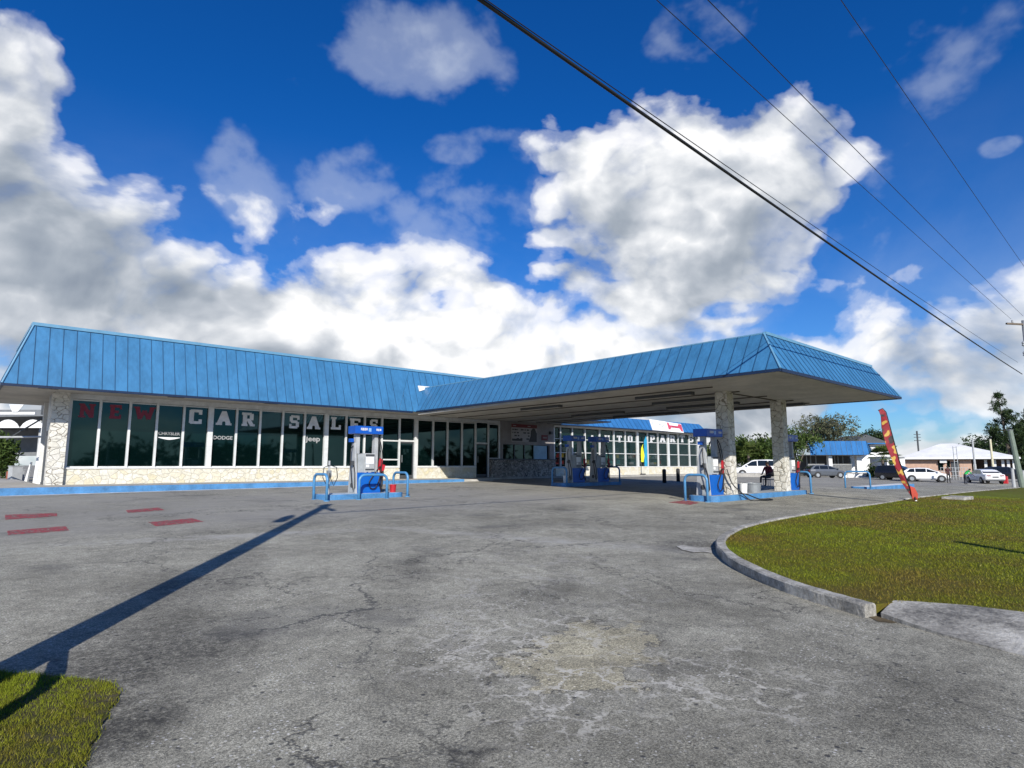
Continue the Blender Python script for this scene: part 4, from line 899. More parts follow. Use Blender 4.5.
# ------------------------------------------------------------------ vegetation
def leafm(name, c1, c2, c3):
    t = NT(name); gI = t.n('ShaderNodeNewGeometry').outputs['Random Per Island']; p = pos(t); n = noise(t, p, .8, 3, .6)
    c = ramp(t, math_(t, 'ADD', math_(t, 'MULTIPLY', gI, .55), math_(t, 'MULTIPLY', n, .45)), [(.2, c1), (.5, c2), (.8, c3)])
    t.l(c, t.b.inputs['Base Color']); t.b.inputs['Roughness'].default_value = .6; t.b.inputs['Specular IOR Level'].default_value = .25
    tr = t.n('ShaderNodeBsdfTranslucent'); t.l(c, tr.inputs['Color']); mx = t.n('ShaderNodeMixShader'); mx.inputs[0].default_value = .25
    t.l(t.b.outputs[0], mx.inputs[1]); t.l(tr.outputs[0], mx.inputs[2]); t.l(mx.outputs[0], t.out.inputs['Surface']); return t.m
m_leaf = leafm('broad_leaf', (.022, .045, .010, 1), (.055, .095, .018, 1), (.11, .15, .035, 1))
m_leafd = leafm('dark_leaf', (.012, .028, .010, 1), (.028, .055, .016, 1), (.06, .09, .03, 1))
m_leafg = leafm('grey_green_leaf', (.06, .07, .035, 1), (.12, .13, .07, 1), (.20, .19, .11, 1))
m_palm = leafm('palm_leaf', (.03, .055, .012, 1), (.08, .12, .025, 1), (.16, .18, .05, 1))
def leaf_mesh(name, centers, radii, n, size, mat, parent, elong=1.6, clump=14, up=0., droop=0.):
    """n leaves in clumps spread through overlapping ellipsoids, denser towards their skins"""
    C_ = np.array(centers, float); Rr = np.array(radii, float); vol = Rr.prod(axis=1); k = np.random.choice(len(C_), max(1, n//clump), p=vol/vol.sum())
    d = np.random.normal(size=(len(k), 3)); d /= np.linalg.norm(d, axis=1)[:, None]; r = np.random.uniform(.35, 1.08, len(k))[:, None]**.6
    cc = C_[k]+d*r*Rr[k]; cc = np.repeat(cc, clump, 0); m = len(cc); cs = np.repeat(np.random.uniform(.6, 1.5, len(k)), clump)[:, None]
    p = cc+np.random.normal(size=(m, 3))*size*1.6*cs
    a = np.random.normal(size=(m, 3)); a[:, 2] += up; a[:, 2] -= droop; a /= np.linalg.norm(a, axis=1)[:, None]; b = np.random.normal(size=(m, 3)); b -= a*(a*b).sum(1)[:, None]; b /= np.linalg.norm(b, axis=1)[:, None]
    s = size*np.random.uniform(.6, 1.4, m)[:, None]; a = a*s*elong; b = b*s*.5
    v = np.stack([p-a, p+b, p+a, p-b], 1).reshape(-1, 3)
    me = bpy.data.meshes.new(name); me.vertices.add(m*4); me.vertices.foreach_set('co', v.ravel()); me.loops.add(m*4); me.loops.foreach_set('vertex_index', np.arange(m*4))
    me.polygons.add(m); me.polygons.foreach_set('loop_start', np.arange(m)*4); me.polygons.foreach_set('loop_total', np.full(m, 4)); me.update(calc_edges=True)
    me.materials.append(mat); o = bpy.data.objects.new(name, me); col.objects.link(o); o.parent = parent; return o
m_bark = plain('tree_bark', (.11, .09, .07, 1), .9, 0, .2, 3)
def tree(loc, h, w, label, mat=None, n=2600, size=.16, trunk_h=.35, name='broadleaf_tree', cat='tree', lobes=7, seed=0, group=None, flat=.55, bare=False):
    rnd = random.Random(seed); o = thing(name, label, cat, loc, 0, group, world=False)
    cs, rs = [], []
    for i in range(lobes):
        a = rnd.uniform(0, 6.28); q = rnd.uniform(.1, .62)*w/2; zz = h*(trunk_h+.12+rnd.uniform(.0, .52)*(1-trunk_h)*1.25)
        rr = w*.5*rnd.uniform(.34, .5); zz = min(zz, h-rr*flat*.9); cs.append((q*math.cos(a), q*math.sin(a), zz)); rs.append((rr, rr, rr*flat*rnd.uniform(.9, 1.4)))
    mb = MB(); r0 = h*.03; mb.tube([(0, 0, -.2), (.03*h, 0, h*trunk_h*.6), (0, .02*h, h*trunk_h)], [r0*1.3, r0, r0*.85], 8)
    for c in cs: mb.tube([(0, .02*h, h*trunk_h*.9), (c[0]*.5, c[1]*.5, (h*trunk_h+c[2])/2), c], [r0*.6, r0*.4, r0*.12], 6)
    if bare:
        for k in range(60):
            c = rnd.choice(cs); d = Vector((rnd.gauss(0, 1), rnd.gauss(0, 1), rnd.uniform(.1, 1.2))).normalized()*w*.24; mb.tube([c, tuple(Vector(c)+d*.5), tuple(Vector(c)+d+Vector((0, 0, .1*w*.1)))], [r0*.14, r0*.08, .01], 4)
    L(o, mb, 'trunk', m_bark); leaf_mesh('crown', cs, rs, n, size, mat or m_leaf, o); return o
def bush(loc, h, w, label, mat=None, n=900, size=.1, seed=0, name='bush', group=None, d=None):
    rnd = random.Random(seed); o = thing(name, label, 'bush', loc, 0, group, world=False); cs, rs = [], []
    for i in range(6):
        a = rnd.uniform(0, 6.28); q = rnd.uniform(0, .55)*w/2; zz = h*rnd.uniform(.3, .72); rr = w*.5*rnd.uniform(.4, .6); cs.append((q*math.cos(a), q*math.sin(a), zz)); rs.append((rr, rr, min(h*.4, h-zz)))
    L(o, MB().tube([(0, 0, -.1), (0, 0, h*.5)], [.05, .03], 6), 'stem', m_bark); leaf_mesh('foliage', cs, rs, n, size, mat or m_leaf, o); return o
def palm(loc, h, label, seed=0, spread=1.5, n=22, fan=True):
    rnd = random.Random(seed); o = thing('palm_tree', label, 'palm', loc, 0, 'fan palms beyond the forecourt', world=False)
    L(o, MB().tube([(0, 0, -.2), (.05, 0, h*.4), (0, .05, h)], [.22, .17, .15], 8), 'trunk', m_bark)
    mb = MB()
    for k in range(n):
        a = rnd.uniform(0, 6.28); e = rnd.uniform(-.5, 1.3); ln = spread*rnd.uniform(.5, .8); d = Vector((math.cos(a)*math.cos(e), math.sin(a)*math.cos(e), math.sin(e))); c = Vector((0, 0, h))+d*ln
        mb.tube([(0, 0, h), tuple(c)], .015, 4); side = d.cross(Vector((0, 0, 1))).normalized(); upv = side.cross(d)
        for j in range(11):
            t = (j-5)/5*1.25; q = (d*math.cos(t)+side*math.sin(t)); tip = c+q*spread*.55+Vector((0, 0, -.12*spread)); wv = (side*math.cos(t)-d*math.sin(t))*.045*spread; mid = c+q*spread*.3
            mb.add([c, mid+wv, tip, mid-wv], [(0, 1, 2, 3)])
    L(o, mb, 'crown', m_palm, fix=False); return o
TG = 'trees beyond the side road'
tree(at(826, 100), 9.6, 11.0, 'wide grey green tree with sparse twiggy crown above the blue roofed building', m_leafg, 11000, .12, .3, seed=3, lobes=16, bare=True, flat=.62)
tree(at(797, 84), 6.9, 7.5, 'dark green leafy tree just right of the second column pump', m_leaf, 3600, .16, .12, seed=4, lobes=10, group=TG)
tree(at(873, 112), 8.2, 7, 'dark bushy tree rising behind the right end of the blue roof', m_leafd, 2400, .18, .3, seed=6, lobes=7, group=TG)
tree(at(770, 88), 5.2, 6, 'low green tree hidden half behind the second stone column', m_leaf, 2400, .16, .15, seed=8, group=TG)
for i, (px, D, h, w, lab) in enumerate(((742, 78, 4.9, 4.6, 'rounded green bush behind the minivan roof, nearest the first column'), (757, 80, 4.4, 4.2, 'lower green bush in the middle behind the minivan'), (765, 77, 5.0, 3.6, 'green bush behind the minivan nearest the second column'), (714, 80, 4.4, 5, 'green bush seen between the parts shop and the first column'))):
    bush(at(px, D), h, w, lab, m_leaf, 2000, .17, seed=20+i, group='bushes behind the minivan')
palm(at(783, 79), 4.2, 'fan palm close behind the second stone column', 1, 1.9, 26)
palm(at(749, 76), 2.7, 'short fan palm behind the minivan roof', 2, 1.7, 24)
palm(at(883, 76), 2.35, 'stout fan palm before the white walls right of the blue roof', 3, 1.75, 30)
bush(at(872.5, 78), 1.5, 2.0, 'small clipped bush left of the stout fan palm', m_leaf, 700, .1, seed=31)
def casuarina(loc, h, label, seed, lean=(-.12, .0)):
    rnd = random.Random(seed); o = thing('pine_tree', label, 'tree', loc, 0, 'feathery pines at the right edge', world=False)
    top = Vector((lean[0]*h, lean[1]*h, h)); mb = MB(); mb.tube([(0, 0, -.2), tuple(top*.5+Vector((.1, 0, 0))), tuple(top)], [.3, .18, .04], 8); cs, rs = [], []
    for k in range(70):
        t = rnd.uniform(.08, .99); a = rnd.uniform(0, 6.28); ln = (1-t)**.8*.27*h+.12; b = top*t; e = b+Vector((math.cos(a)*ln, math.sin(a)*ln, ln*rnd.uniform(.2, .7))); mb.tube([tuple(b), tuple(e)], [.05, .012], 4)
        for u in (.4, .6, .8, 1.0):
            c = b.lerp(e, u); q_ = .20+.34*(1-t); cs.append(tuple(c)); rs.append((q_, q_, q_*.7))
    L(o, mb, 'trunk', m_bark); leaf_mesh('crown', cs, rs, 11000, .10, m_leafd, o, 3.0, 8, .9); return o
casuarina(at(1012, 100), 13.6, 'tall feathery dark pine leaning left at the right edge', 5, (-.085, .06))
casuarina(at(1032, 104), 11.0, 'shorter feathery pine cut by the right edge', 6, (0, 0))
for i, (px, D, h, w) in enumerate(((985, 132, 8.0, 12), (1006, 124, 8.0, 13), (1026, 116, 8.4, 13), (1050, 105, 7.5, 12), (967, 138, 7.6, 9))):
    tree(at(px, D), h, w, ('dark wooded crown behind the white roof, below the feathery pine', 'dark dense tree directly behind the green grey post', 'dark dense tree behind the tall pine trunk', 'dark tree beyond the right edge of the lawn', 'farthest low dark tree just right of the white roof peak')[i], m_leafd, 2600, .24, .12, seed=50+i, lobes=9, group='dark trees behind the white roofed building')
# far tree line round the horizon on the other sides (across the street behind the view, seen in the glass)
rnd = random.Random(12)
for i in range(16):
    a = R_(180+i*11+rnd.uniform(-4, 4)+10); D = rnd.uniform(62, 80); x, y = D*math.cos(a), D*math.sin(a)
    tree((x, y, g(x, y)), rnd.uniform(4.6, 5.8), rnd.uniform(12, 16), 'roadside tree across the street behind the viewer', m_leafd, 900, .5, .15, seed=80+i, lobes=7, group='trees across the street behind the viewer')

# ------------------------------------------------------------------ far buildings on the right
def faced(px, D, name, label, cat, yawoff=0):
    x, y, z = at(px, D); o = thing(name, label, cat, (x, y, z), YAW-math.pi/2+yawoff, None, world=False); return o   # local +x = to the right, +y = away
k = 615.
D = 86.; BB = faced(850, D, 'blue_roof_building', 'single storey white building with bright blue metal roof band beyond the forecourt', 'building', R_(0)); u = D/k
X = lambda px: (px-850)*u
zz = lambda y: (465-y)*u+1.6-BB.location.z
mb = MB()
seam_fascia(mb, (X(811), 0, zz(455)), (X(865.5), -1.0, zz(455)), (X(812), .5, zz(441.2)), (X(865.3), -.5, zz(441.2)), .7, .05, out=(0, -1, .3))
seam_fascia(mb, (X(865.5), -1.0, zz(455)), (X(902), 7, zz(450)), (X(865.3), -.5, zz(441.2)), (X(901), 7.4, zz(443)), .7, .05, out=(1, -1, .3))
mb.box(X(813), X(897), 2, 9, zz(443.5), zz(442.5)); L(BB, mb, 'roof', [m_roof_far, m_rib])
L(BB, MB().box(X(812), X(865), .3, 6.5, zz(455.5), zz(454.8)), 'soffit', m_soffit)
L(BB, MB().box(X(813), X(866), 4.0, 4.3, -.3, zz(455.6)), 'back_wall', m_dark)
for px, w in ((832.5, 1.8), (861.5, 2.6)): L(BB, MB().box(X(px)-w*u, X(px)+w*u, .5, 1.1, -.3, zz(455.6)), 'pillar', m_white)
for px in (818, 822, 827.5, 839, 842, 847, 850.5, 855.5): L(BB, MB().box(X(px)-.05, X(px)+.05, 3.2, 3.3, -.3, zz(455.6)), 'porch_post', m_grey)
for x0, x1 in ((813, 830), (836, 858)):
    mb = MB(); n = int((x1-x0)*1.2)
    for i in range(n): xx = X(x0)+(X(x1)-X(x0))*i/n; mb.box(xx, xx+.04, 1.5, 1.54, .2, zz(464.5))
    mb.box(X(x0), X(x1), 1.47, 1.57, zz(464.5), zz(464)); L(BB, mb, 'railing', m_lgrey)
L(BB, MB().box(X(866), X(902), 8.0, 8.4, -.3, zz(450)), 'side_wall', m_white)
for px in (868, 877): L(BB, MB().box(X(px), X(px)+.7, 7.9, 7.99, .4, zz(458)), 'side_window', m_glass)
GR = faced(880, 104, 'gable_roof_house', 'dark grey gabled roof peeking out behind the blue roof', 'building'); u2 = 104/k; z2f = lambda y: (465-y)*u2+1.6-GR.location.z
mb = MB(); mb.prism([((868-880)*u2, 0, z2f(434.5)), ((892-880)*u2, 0, z2f(443)), ((892-880)*u2, 0, z2f(446)), ((850-880)*u2, 0, z2f(446))], (0, 0, 0), (0, 8, 0)); L(GR, mb, 'roof', m_dgrey); L(GR, MB().box((852-880)*u2, (890-880)*u2, .4, 7.6, -.3, z2f(446.1)), 'wall', m_white)
LW = faced(865, 79, 'garden_wall', 'low white wall in front of the blue roofed building', 'wall'); u3 = 79/k
mb = MB()
for a, b in ((839, 846.5), (847, 862), (863, 868), (869.5, 884)): mb.box((a-865)*u3, (b-865)*u3, 0, .25, -.3, (465-(473.5 if a < 868 else 476))*u3+1.6-LW.location.z)
L(LW, mb, 'wall_panels', m_white); L(LW, MB().box((838.5-865)*u3, (868.2-865)*u3, -.03, .28, (465-473.5)*u3+1.602-LW.location.z, (465-473)*u3+1.6-LW.location.z), 'coping', m_conc)
PWt = plain('white_bright_wall', (.78, .78, .76, 1), .7)
WW = faced(893, 84, 'white_shed', 'plain white shed wall between the fan palm and the feather flag', 'building'); u4 = 84/k; z4 = lambda y: (465-y)*u4+1.6-WW.location.z
L(WW, MB().box(-6*u4, 12*u4, 0, 4, -.3, z4(457.5)), 'wall', PWt); L(WW, MB().box(-6.5*u4, 12.5*u4, -.3, 4.2, z4(457.4), z4(456.6)), 'roof', m_lgrey); L(WW, MB().box(-4*u4, 0*u4, -.06, -.005, z4(465), z4(460)), 'window', m_glass)
# white hip roofed building
D = 92.; rr_ = (957-512)/k; HB = faced(957, D, 'white_hip_roof_building', 'peach walled bungalow under a wide bright white hip roof', 'building', -math.atan(rr_)); u = D/k/math.sqrt(1+rr_**2); uz = D/k; X = lambda px: (px-957)*u; zz = lambda y: (465-y)*uz+1.6-HB.location.z
mb = MB(); e = zz(457.6); rz_ = zz(442.6); x0, x1 = X(899), X(1016.5); yf, yb = -3, 13; ra, rb = X(941), X(956)
mb.add([(x0, yf, e), (x1, yf, e), (x1, yb, e), (x0, yb, e), (ra, 5, rz_), (rb, 5, rz_), (x0, yf, e-.25), (x1, yf, e-.25), (x1, yb, e-.25), (x0, yb, e-.25)], [(0, 1, 5, 4), (1, 2, 5), (2, 3, 4, 5), (3, 0, 4), (0, 6, 7, 1), (1, 7, 8, 2), (2, 8, 9, 3), (3, 9, 6, 0), (6, 9, 8, 7)])
L(HB, mb, 'roof', plain('white_roof_membrane', (.80, .79, .77, 1), .7, 0, .08, .5))
m_peach = plain('peach_wall_paint', (.52, .34, .25, 1), .8)
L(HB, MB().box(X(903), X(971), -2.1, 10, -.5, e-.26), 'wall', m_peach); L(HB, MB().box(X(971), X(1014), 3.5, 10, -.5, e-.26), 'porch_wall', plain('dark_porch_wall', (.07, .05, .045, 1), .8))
L(HB, MB().box(X(900), X(1015), -2.7, -2.11, e-.34, e-.262), 'soffit', m_dgrey)
for px in (974, 984.5, 993, 1000.5, 1005.5, 1010.5): L(HB, MB().box(X(px)-.16, X(px)+.16, -2.0, -1.7, -.5, e-.265), 'porch_pillar', m_white)
L(HB, MB().box(X(1012), X(1015.5), 3.2, 3.45, .8, e-.4), 'white_panel', m_white)
for a, b in ((938, 943), (947, 950), (955, 959)): L(HB, MB().box(X(a), X(b), -2.16, -2.102, .9, 2.3), 'window', m_glass)
L(HB, MB().box(X(940), X(947), -2.6, -2.17, 2.0, 2.7), 'air_conditioner', m_white)
L(HB, MB().box(X(951), X(957), -2.18, -2.103, -.2, 2.1), 'door', m_dgrey)
# posts before it
def post(px, D, ytop, label, r=.1, mat=None, tilt=0, ybot=None, name='metal_post'):
    x, y, z = at(px, D); zt = (465-ytop)*D/k+1.6; o = thing(name, label, 'post', (x, y, z), 0, None, world=False)
    L(o, MB().tube([(0, 0, -.2), (-RT[0]*tilt, -RT[1]*tilt, zt-z)], [r, r*.8], 10), 'shaft', mat or m_lgrey); L(o, MB().lathe([(r*.9, 0), (r*1.0, .04), (.01, .08)], (-RT[0]*tilt, -RT[1]*tilt, zt-z), 10), 'cap', m_grey); return o
post(974.5, 80, 440.5, 'thin pale post rising before the white roof, left of the pair', .13)
post(992.5, 80, 439.5, 'thin yellowish post rising before the white roof, right of the pair', .15, plain('cream_post', (.6, .55, .38, 1), .6))
post(1020, 52, 430.5, 'stout green grey leaning post at the lawn edge', .24, plain('green_grey_post', (.16, .20, .16, 1), .7), .55, name='leaning_post')
post(1011.5, 55, 469, 'short grey bollard post left of the leaning post', .15)
post(1022, 55, 471, 'short grey bollard post right of the leaning post', .13)
FR = faced(956, 84, 'ladder_frame', 'thin dark metal ladder frame rising in front of the white roof', 'frame'); uf = 84/k
mb = MB()
for s in (-1.7, 1.7): mb.tube([(s*uf, 0, -.2), (s*uf, 0, (465-445.5)*uf+1.6)], .05, 6)
L(FR, mb, 'rails', m_grey); mb = MB()
for zq in (1.2, 2.2, 3.2, 4.1): mb.tube([(-1.7*uf, 0, zq), (1.7*uf, 0, zq)], .03, 6)
L(FR, mb, 'rungs', m_grey)
FP_ = thing('utility_pole', 'tiny distant pole above the bungalow eave, right of the flag', 'utility pole', at(919.5, 130), 0, None, world=False)
L(FP_, MB().tube([(0, 0, -.2), (0, 0, (465-432.5)*130/k+1.9)], .16, 6), 'pole', m_dgrey); mb = MB()
for q in (0.3, .9, 1.6): mb.bar((-RT[0]*.7, -RT[1]*.7, 8.4-q), (RT[0]*.7, RT[1]*.7, 8.4-q), .14, (0, 0, 1), .12)
L(FP_, mb, 'crossarm', m_dgrey)
rs = thing('red_jerry_can', 'small red container on the ground right of the white saloon', 'container', at(1003.5, 64), 0, None, world=False)
L(rs, MB().box(-.3, .3, -.2, .2, 0, .75), 'body', m_red, bevel=.04); L(rs, MB().tube([(-.15, 0, .74), (-.1, 0, .86), (.1, 0, .86), (.15, 0, .74)], .03, 6), 'handle', m_red)
# fence rails of the side road
fe = faced(955, 75, 'metal_fence', 'low pale metal fence behind the two people by the white cars', 'fence'); uf = 75/k; mb = MB()
for px in range(940, 968, 3): mb.tube([((px-955)*uf, 0, -.3), ((px-955)*uf, 0, 1.5)], .03, 6)
L(fe, mb, 'posts', m_lgrey); mb = MB()
for zq in (.5, 1.0, 1.45): mb.tube([((940-955)*uf, 0, zq), ((967-955)*uf, 0, zq)], .025, 6)
L(fe, mb, 'rails', m_lgrey)
# concrete cover lying on the lawn
cvp = [G(x, y) for x, y in ((947, 503), (952, 500.2), (967, 500.8), (966, 504))]
cv = thing('concrete_cover', 'flat grey concrete block lying in the lawn behind the flag', 'concrete block', (float(cvp[0][0]), float(cvp[0][1]), float(cvp[0][2])+.1))
cc = sum(cvp)/4; MB().box(cc[0]-.75, cc[0]+.75, cc[1]-.35, cc[1]+.35, g(cc[0], cc[1])+.02, g(cc[0], cc[1])+.2).build('block', m_kerb, cv, bevel=.02)
# sign post outside the frame whose shadow falls on the lawn
tip = G(948, 546); sd = np.array([.5726, .8198, 0]); bp = tip[:2]-sd[:2]*6.3; bz = g(bp[0], bp[1])+.1; hh = 6.3*.541
sp = thing('sign_post', 'short post with small plate on the lawn right of the view', 'sign post', (float(bp[0]), float(bp[1]), bz), 0, None, world=False)
L(sp, MB().tube([(0, 0, -.2), (0, 0, hh)], .10, 8), 'pole', m_galv); L(sp, MB().box(-.1, .75, -.02, .02, hh-2.3, hh-1.5), 'plate', m_lgrey)
bush((float(bp[0]+.55), float(bp[1]+.85), bz), 1.7, .8, 'small bush on the lawn just right of the view', m_leaf, 1500, .06, seed=77)

# ------------------------------------------------------------------ left of the showroom
MB_ = thing('white_fence_panels', 'white and blue boarded screen panels beside the showroom left corner', 'fence', at(30, 32), YAW-math.pi/2, None, world=False)
D = 32.; u = D/k; oz = MB_.location.z; X = lambda px: (px-30)*u; zz = lambda y: (465-y)*u+1.6-oz
for a, b, yt, m_, dy in ((34.5, 42, 405, m_white, 0), (28, 33.5, 429, m_white, .6), (23.5, 27.8, 431, m_pale, .9), (21, 24, 462, m_white, .3)):
    L(MB_, MB().prism([(X(a), dy, 0), (X(b), dy, 0), (X(b)+.12, dy, zz(yt)), (X(a)+.25, dy, zz(yt))], (0, 0, 0), (0, .12, 0)), 'panel', m_)
L(MB_, MB().box(X(43), X(46), .4, .6, 0, zz(425)), 'dark_post', m_dgrey)
rl = thing('pipe_rail', 'thin horizontal pipe rail left of the showroom corner', 'rail', at(10, 30), YAW-math.pi/2, None, world=False); u = 30/k; zr = (465-437.8)*u+1.6-rl.location.z
L(rl, MB().tube([(-60*u, 0, zr), (40*u, 0, zr+.05)], .05, 8), 'pipe', m_lgrey)
for px in (-45, 38): L(rl, MB().tube([(px*u, 0, -.1), (px*u, 0, zr)], .04, 8), 'upright', m_lgrey)
L(rl, MB().tube([(-6*u, 0, zr-.1), (28*u, 0, zr+.95)], .04, 8), 'brace', m_dgrey)
TN = thing('market_tent', 'dark roofed tent with white scalloped edge left of the showroom', 'tent', at(5, 40), YAW-math.pi/2, None, world=False); D = 40.; u = D/k; oz = TN.location.z; X = lambda px: (px-5)*u; zz = lambda y: (465-y)*u+1.6-oz
mb = MB(); mb.prism([(X(-70), 0, zz(418)), (X(41), 0, zz(416)), (X(30), 1, zz(425)), (X(-70), 1, zz(427))], (0, 0, 0), (0, 5, 0)); L(TN, mb, 'roof', m_dgrey)
L(TN, MB().box(X(-70), X(31), -.1, -.02, zz(414.5), zz(412.0)), 'fascia_board', m_white)
mb = MB()
for a in (-58, -33, -8, 17):
    pts = [(X(a+s*25), -.05, zz(428)) for s in (0, 1)]+[(X(a+25-i*25/8), -.05, zz(428)+.55*math.sin(math.pi*i/8)**.7) for i in range(1, 8)]
    mb.prism(pts, (0, 0, 0), (0, -.04, 0))
L(TN, mb, 'scalloped_valance', m_white)
L(TN, MB().prism([(X(5), -.15, zz(404.5)), (X(20), -.15, zz(404.5)), (X(14.5), -.15, zz(411.8)), (X(9), -.15, zz(411.8))], (0, 0, 0), (0, -.03, 0)), 'gable_panel', m_white)
L(TN, MB().box(X(-70), X(38), 4, 4.2, zz(455), zz(404)), 'back_screen', plain('dim_grey_screen', (.16, .17, .18, 1), .8))
for px in (-60, -30, 31): L(TN, MB().tube([(X(px), .5, 0), (X(px), .5, zz(418))], .07, 8), 'pole', m_lgrey)
L(TN, MB().box(X(31), X(36), .4, .9, zz(414), zz(403)), 'dark_box', m_dgrey)
bush(at(3, 36), 2.75, 2.2, 'leafy green shrub left of the showroom under the tent edge', m_leaf, 2200, .08, seed=90)
bush(at(-22, 37), 3.0, 2.8, 'leafy green shrub cut by the left edge', m_leaf, 2000, .08, seed=91)
bx = thing('red_barrel', 'rusty red barrel beside the shrub left of the showroom', 'barrel', at(12.5, 35), 0, None, world=False)
L(bx, MB().lathe([(.22, 0), (.22, .3), (.235, .31), (.22, .32), (.22, .62), (.2, .64), (.03, .64)], seg=16), 'drum', plain('rust_red', (.28, .08, .05, 1), .8))
for i, (px, D, w, h) in enumerate(((16.5, 34, .5, .9), (20, 35, .4, .7))):
    o = thing('storage_box', ('pale grey box right of the rusty barrel', 'small pale box next to the white screen panels')[i], 'box', at(px, D), .3, None, world=False); L(o, MB().box(-w/2, w/2, -w/2, w/2, 0, h), 'body', m_lgrey, bevel=.02); L(o, MB().box(-w/2-.02, w/2+.02, -w/2-.02, w/2+.02, h+.001, h+.05), 'lid', m_grey)

# ------------------------------------------------------------------ cars
def car(kind, paint, loc, yaw, label):
    P = {'suv': dict(L=4.6, W=1.84, H=1.70, belt=1.02, st=[(-2.28, .55, .95), (-2.2, .38, 1.05), (-1.5, .30, 1.06), (0, .28, 1.05), (1.15, .28, 1.03), (1.9, .32, .93), (2.22, .40, .80), (2.3, .45, .62)], gh=[(-2.15, 1.06, 1.20), (-1.95, 1.06, 1.64), (-.9, 1.06, 1.70), (.2, 1.05, 1.66), (.45, 1.05, 1.55), (1.25, 1.03, 1.06)]),
         'van': dict(L=5.0, W=1.95, H=1.76, belt=1.05, st=[(-2.48, .5, 1.0), (-2.42, .36, 1.08), (-1.5, .30, 1.08), (0, .28, 1.07), (1.4, .28, 1.04), (2.05, .32, .93), (2.42, .42, .78), (2.5, .46, .62)], gh=[(-2.38, 1.08, 1.25), (-2.22, 1.08, 1.70), (-1., 1.08, 1.76), (.3, 1.07, 1.73), (.6, 1.07, 1.64), (1.55, 1.04, 1.08)]),
         'hatch': dict(L=4.3, W=1.78, H=1.50, belt=.98, st=[(-2.12, .5, .92), (-2.05, .36, 1.02), (-1.5, .28, 1.03), (0, .26, 1.0), (1.15, .26, .97), (1.75, .31, .86), (2.06, .40, .72), (2.15, .45, .58)], gh=[(-2.0, 1.03, 1.12), (-1.55, 1.02, 1.42), (-.6, 1.0, 1.50), (.1, 1.0, 1.48), (.35, .99, 1.42), (1.3, .97, 1.0)]),
         'sedan': dict(L=4.7, W=1.80, H=1.46, belt=.95, st=[(-2.35, .5, .86), (-2.28, .36, .98), (-1.6, .28, 1.0), (0, .25, .95), (1.2, .25, .93), (1.95, .30, .82), (2.28, .40, .70), (2.35, .45, .58)], gh=[(-1.75, 1.0, 1.02), (-1.05, .98, 1.38), (-.5, .96, 1.46), (.2, .95, 1.45), (.45, .95, 1.40), (1.25, .93, .96)])}[kind]
    o = thing('parked_car', label, 'car', loc, yaw, 'parked cars', world=False); W = P['W']/2; mb = MB(); st = P['st']; vs = []
    for i, (x, zb, zt) in enumerate(st):
        w = W*(.86 if i in (0, len(st)-1) else (.95 if i in (1, len(st)-2) else 1)); vs += [(x, -w*.9, zb), (x, -w, zb+.12), (x, -w, zt-.22), (x, -w*.93, zt-.03), (x, -w*.6, zt), (x, w*.6, zt), (x, w*.93, zt-.03), (x, w, zt-.22), (x, w, zb+.12), (x, w*.9, zb)]
    n = 10; fs = [(i*n+j, i*n+(j+1) % n, (i+1)*n+(j+1) % n, (i+1)*n+j) for i in range(len(st)-1) for j in range(n)]+[tuple(range(n))[::-1], tuple(range((len(st)-1)*n, len(st)*n))]
    mb.add(vs, fs); bd = L(o, mb, 'body', paint, smooth=False)
    gh = P['gh']; vs = []
    for (x, z0, z1) in gh:
        t = (z1-z0)/(P['H']-P['belt']); wt = W*(.93-.20*t); vs += [(x, -W*.92, z0-.03), (x, -wt, z1-.03*min(1, t)), (x, -wt*.8, z1), (x, wt*.8, z1), (x, wt, z1-.03*min(1, t)), (x, W*.92, z0-.03)]
    n = 6; mb = MB(); mb.add(vs, [(i*n+j, i*n+(j+1) % n, (i+1)*n+(j+1) % n, (i+1)*n+j) for i in range(len(gh)-1) for j in range(n)]+[tuple(range(n))[::-1], tuple(range((len(gh)-1)*n, len(gh)*n))]); L(o, mb, 'roof', paint)
    # glass: sides, windscreen, rear
    def side(s, x0, x1, zt0, zt1, zb=None):
        zb = zb or P['belt']+.05; wt = lambda z: s*(W*(.92-.20*(z-P['belt'])/(P['H']-P['belt']))+.012); vv = [(x0[0], wt(zb), zb), (x1[0], wt(zb), zb), (x1[1], wt(zt1), zt1), (x0[1], wt(zt0), zt0)]
        L(o, MB().prism(vv, (0, 0, 0), (0, -s*.02, 0)), 'side_window', m_carglass)
    H = P['H']-.10
    for s in (-1, 1):
        if kind == 'sedan': side(s, (-1.35, -.95), (-.3, -.3), H, H); side(s, (-.22, -.22), (1.0, .42), H, H-.02)
        else:
            side(s, (gh[0][0]+.25, gh[1][0]+.15), (-1.0, -1.0), H-.04, H); side(s, (-.92, -.92), (.02, .02), H, H); side(s, (.1, .1), (gh[-1][0]-.25, gh[-2][0]-.02), H-.02, H-.1)
    a, b = gh[-2], gh[-1]; wb, wt = W*.86, W*.70; e = .02
    L(o, MB().prism([(b[0]-.06+e, -wb, b[2]+.02), (b[0]-.06+e, wb, b[2]+.02), (a[0]+e+.03, wt, a[2]-.03), (a[0]+e+.03, -wt, a[2]-.03)], (0, 0, 0), (.012, 0, .012)), 'windscreen', m_carglass)
    a, b = gh[0], gh[1]; zl = a[1]+.08 if kind == 'sedan' else a[1]+.12
    tlo = (zl-a[1])/(b[2]-a[1]) if kind == 'sedan' else 0
    xl = a[0]+(b[0]-a[0])*tlo
    L(o, MB().prism([(xl-e-.01, -wb*.95, zl), (xl-e-.01, wb*.95, zl), (b[0]-e-.03, wt, b[2]-.06), (b[0]-e-.03, -wt, b[2]-.06)], (0, 0, 0), (-.015, 0, .01)), 'rear_window', m_carglass)
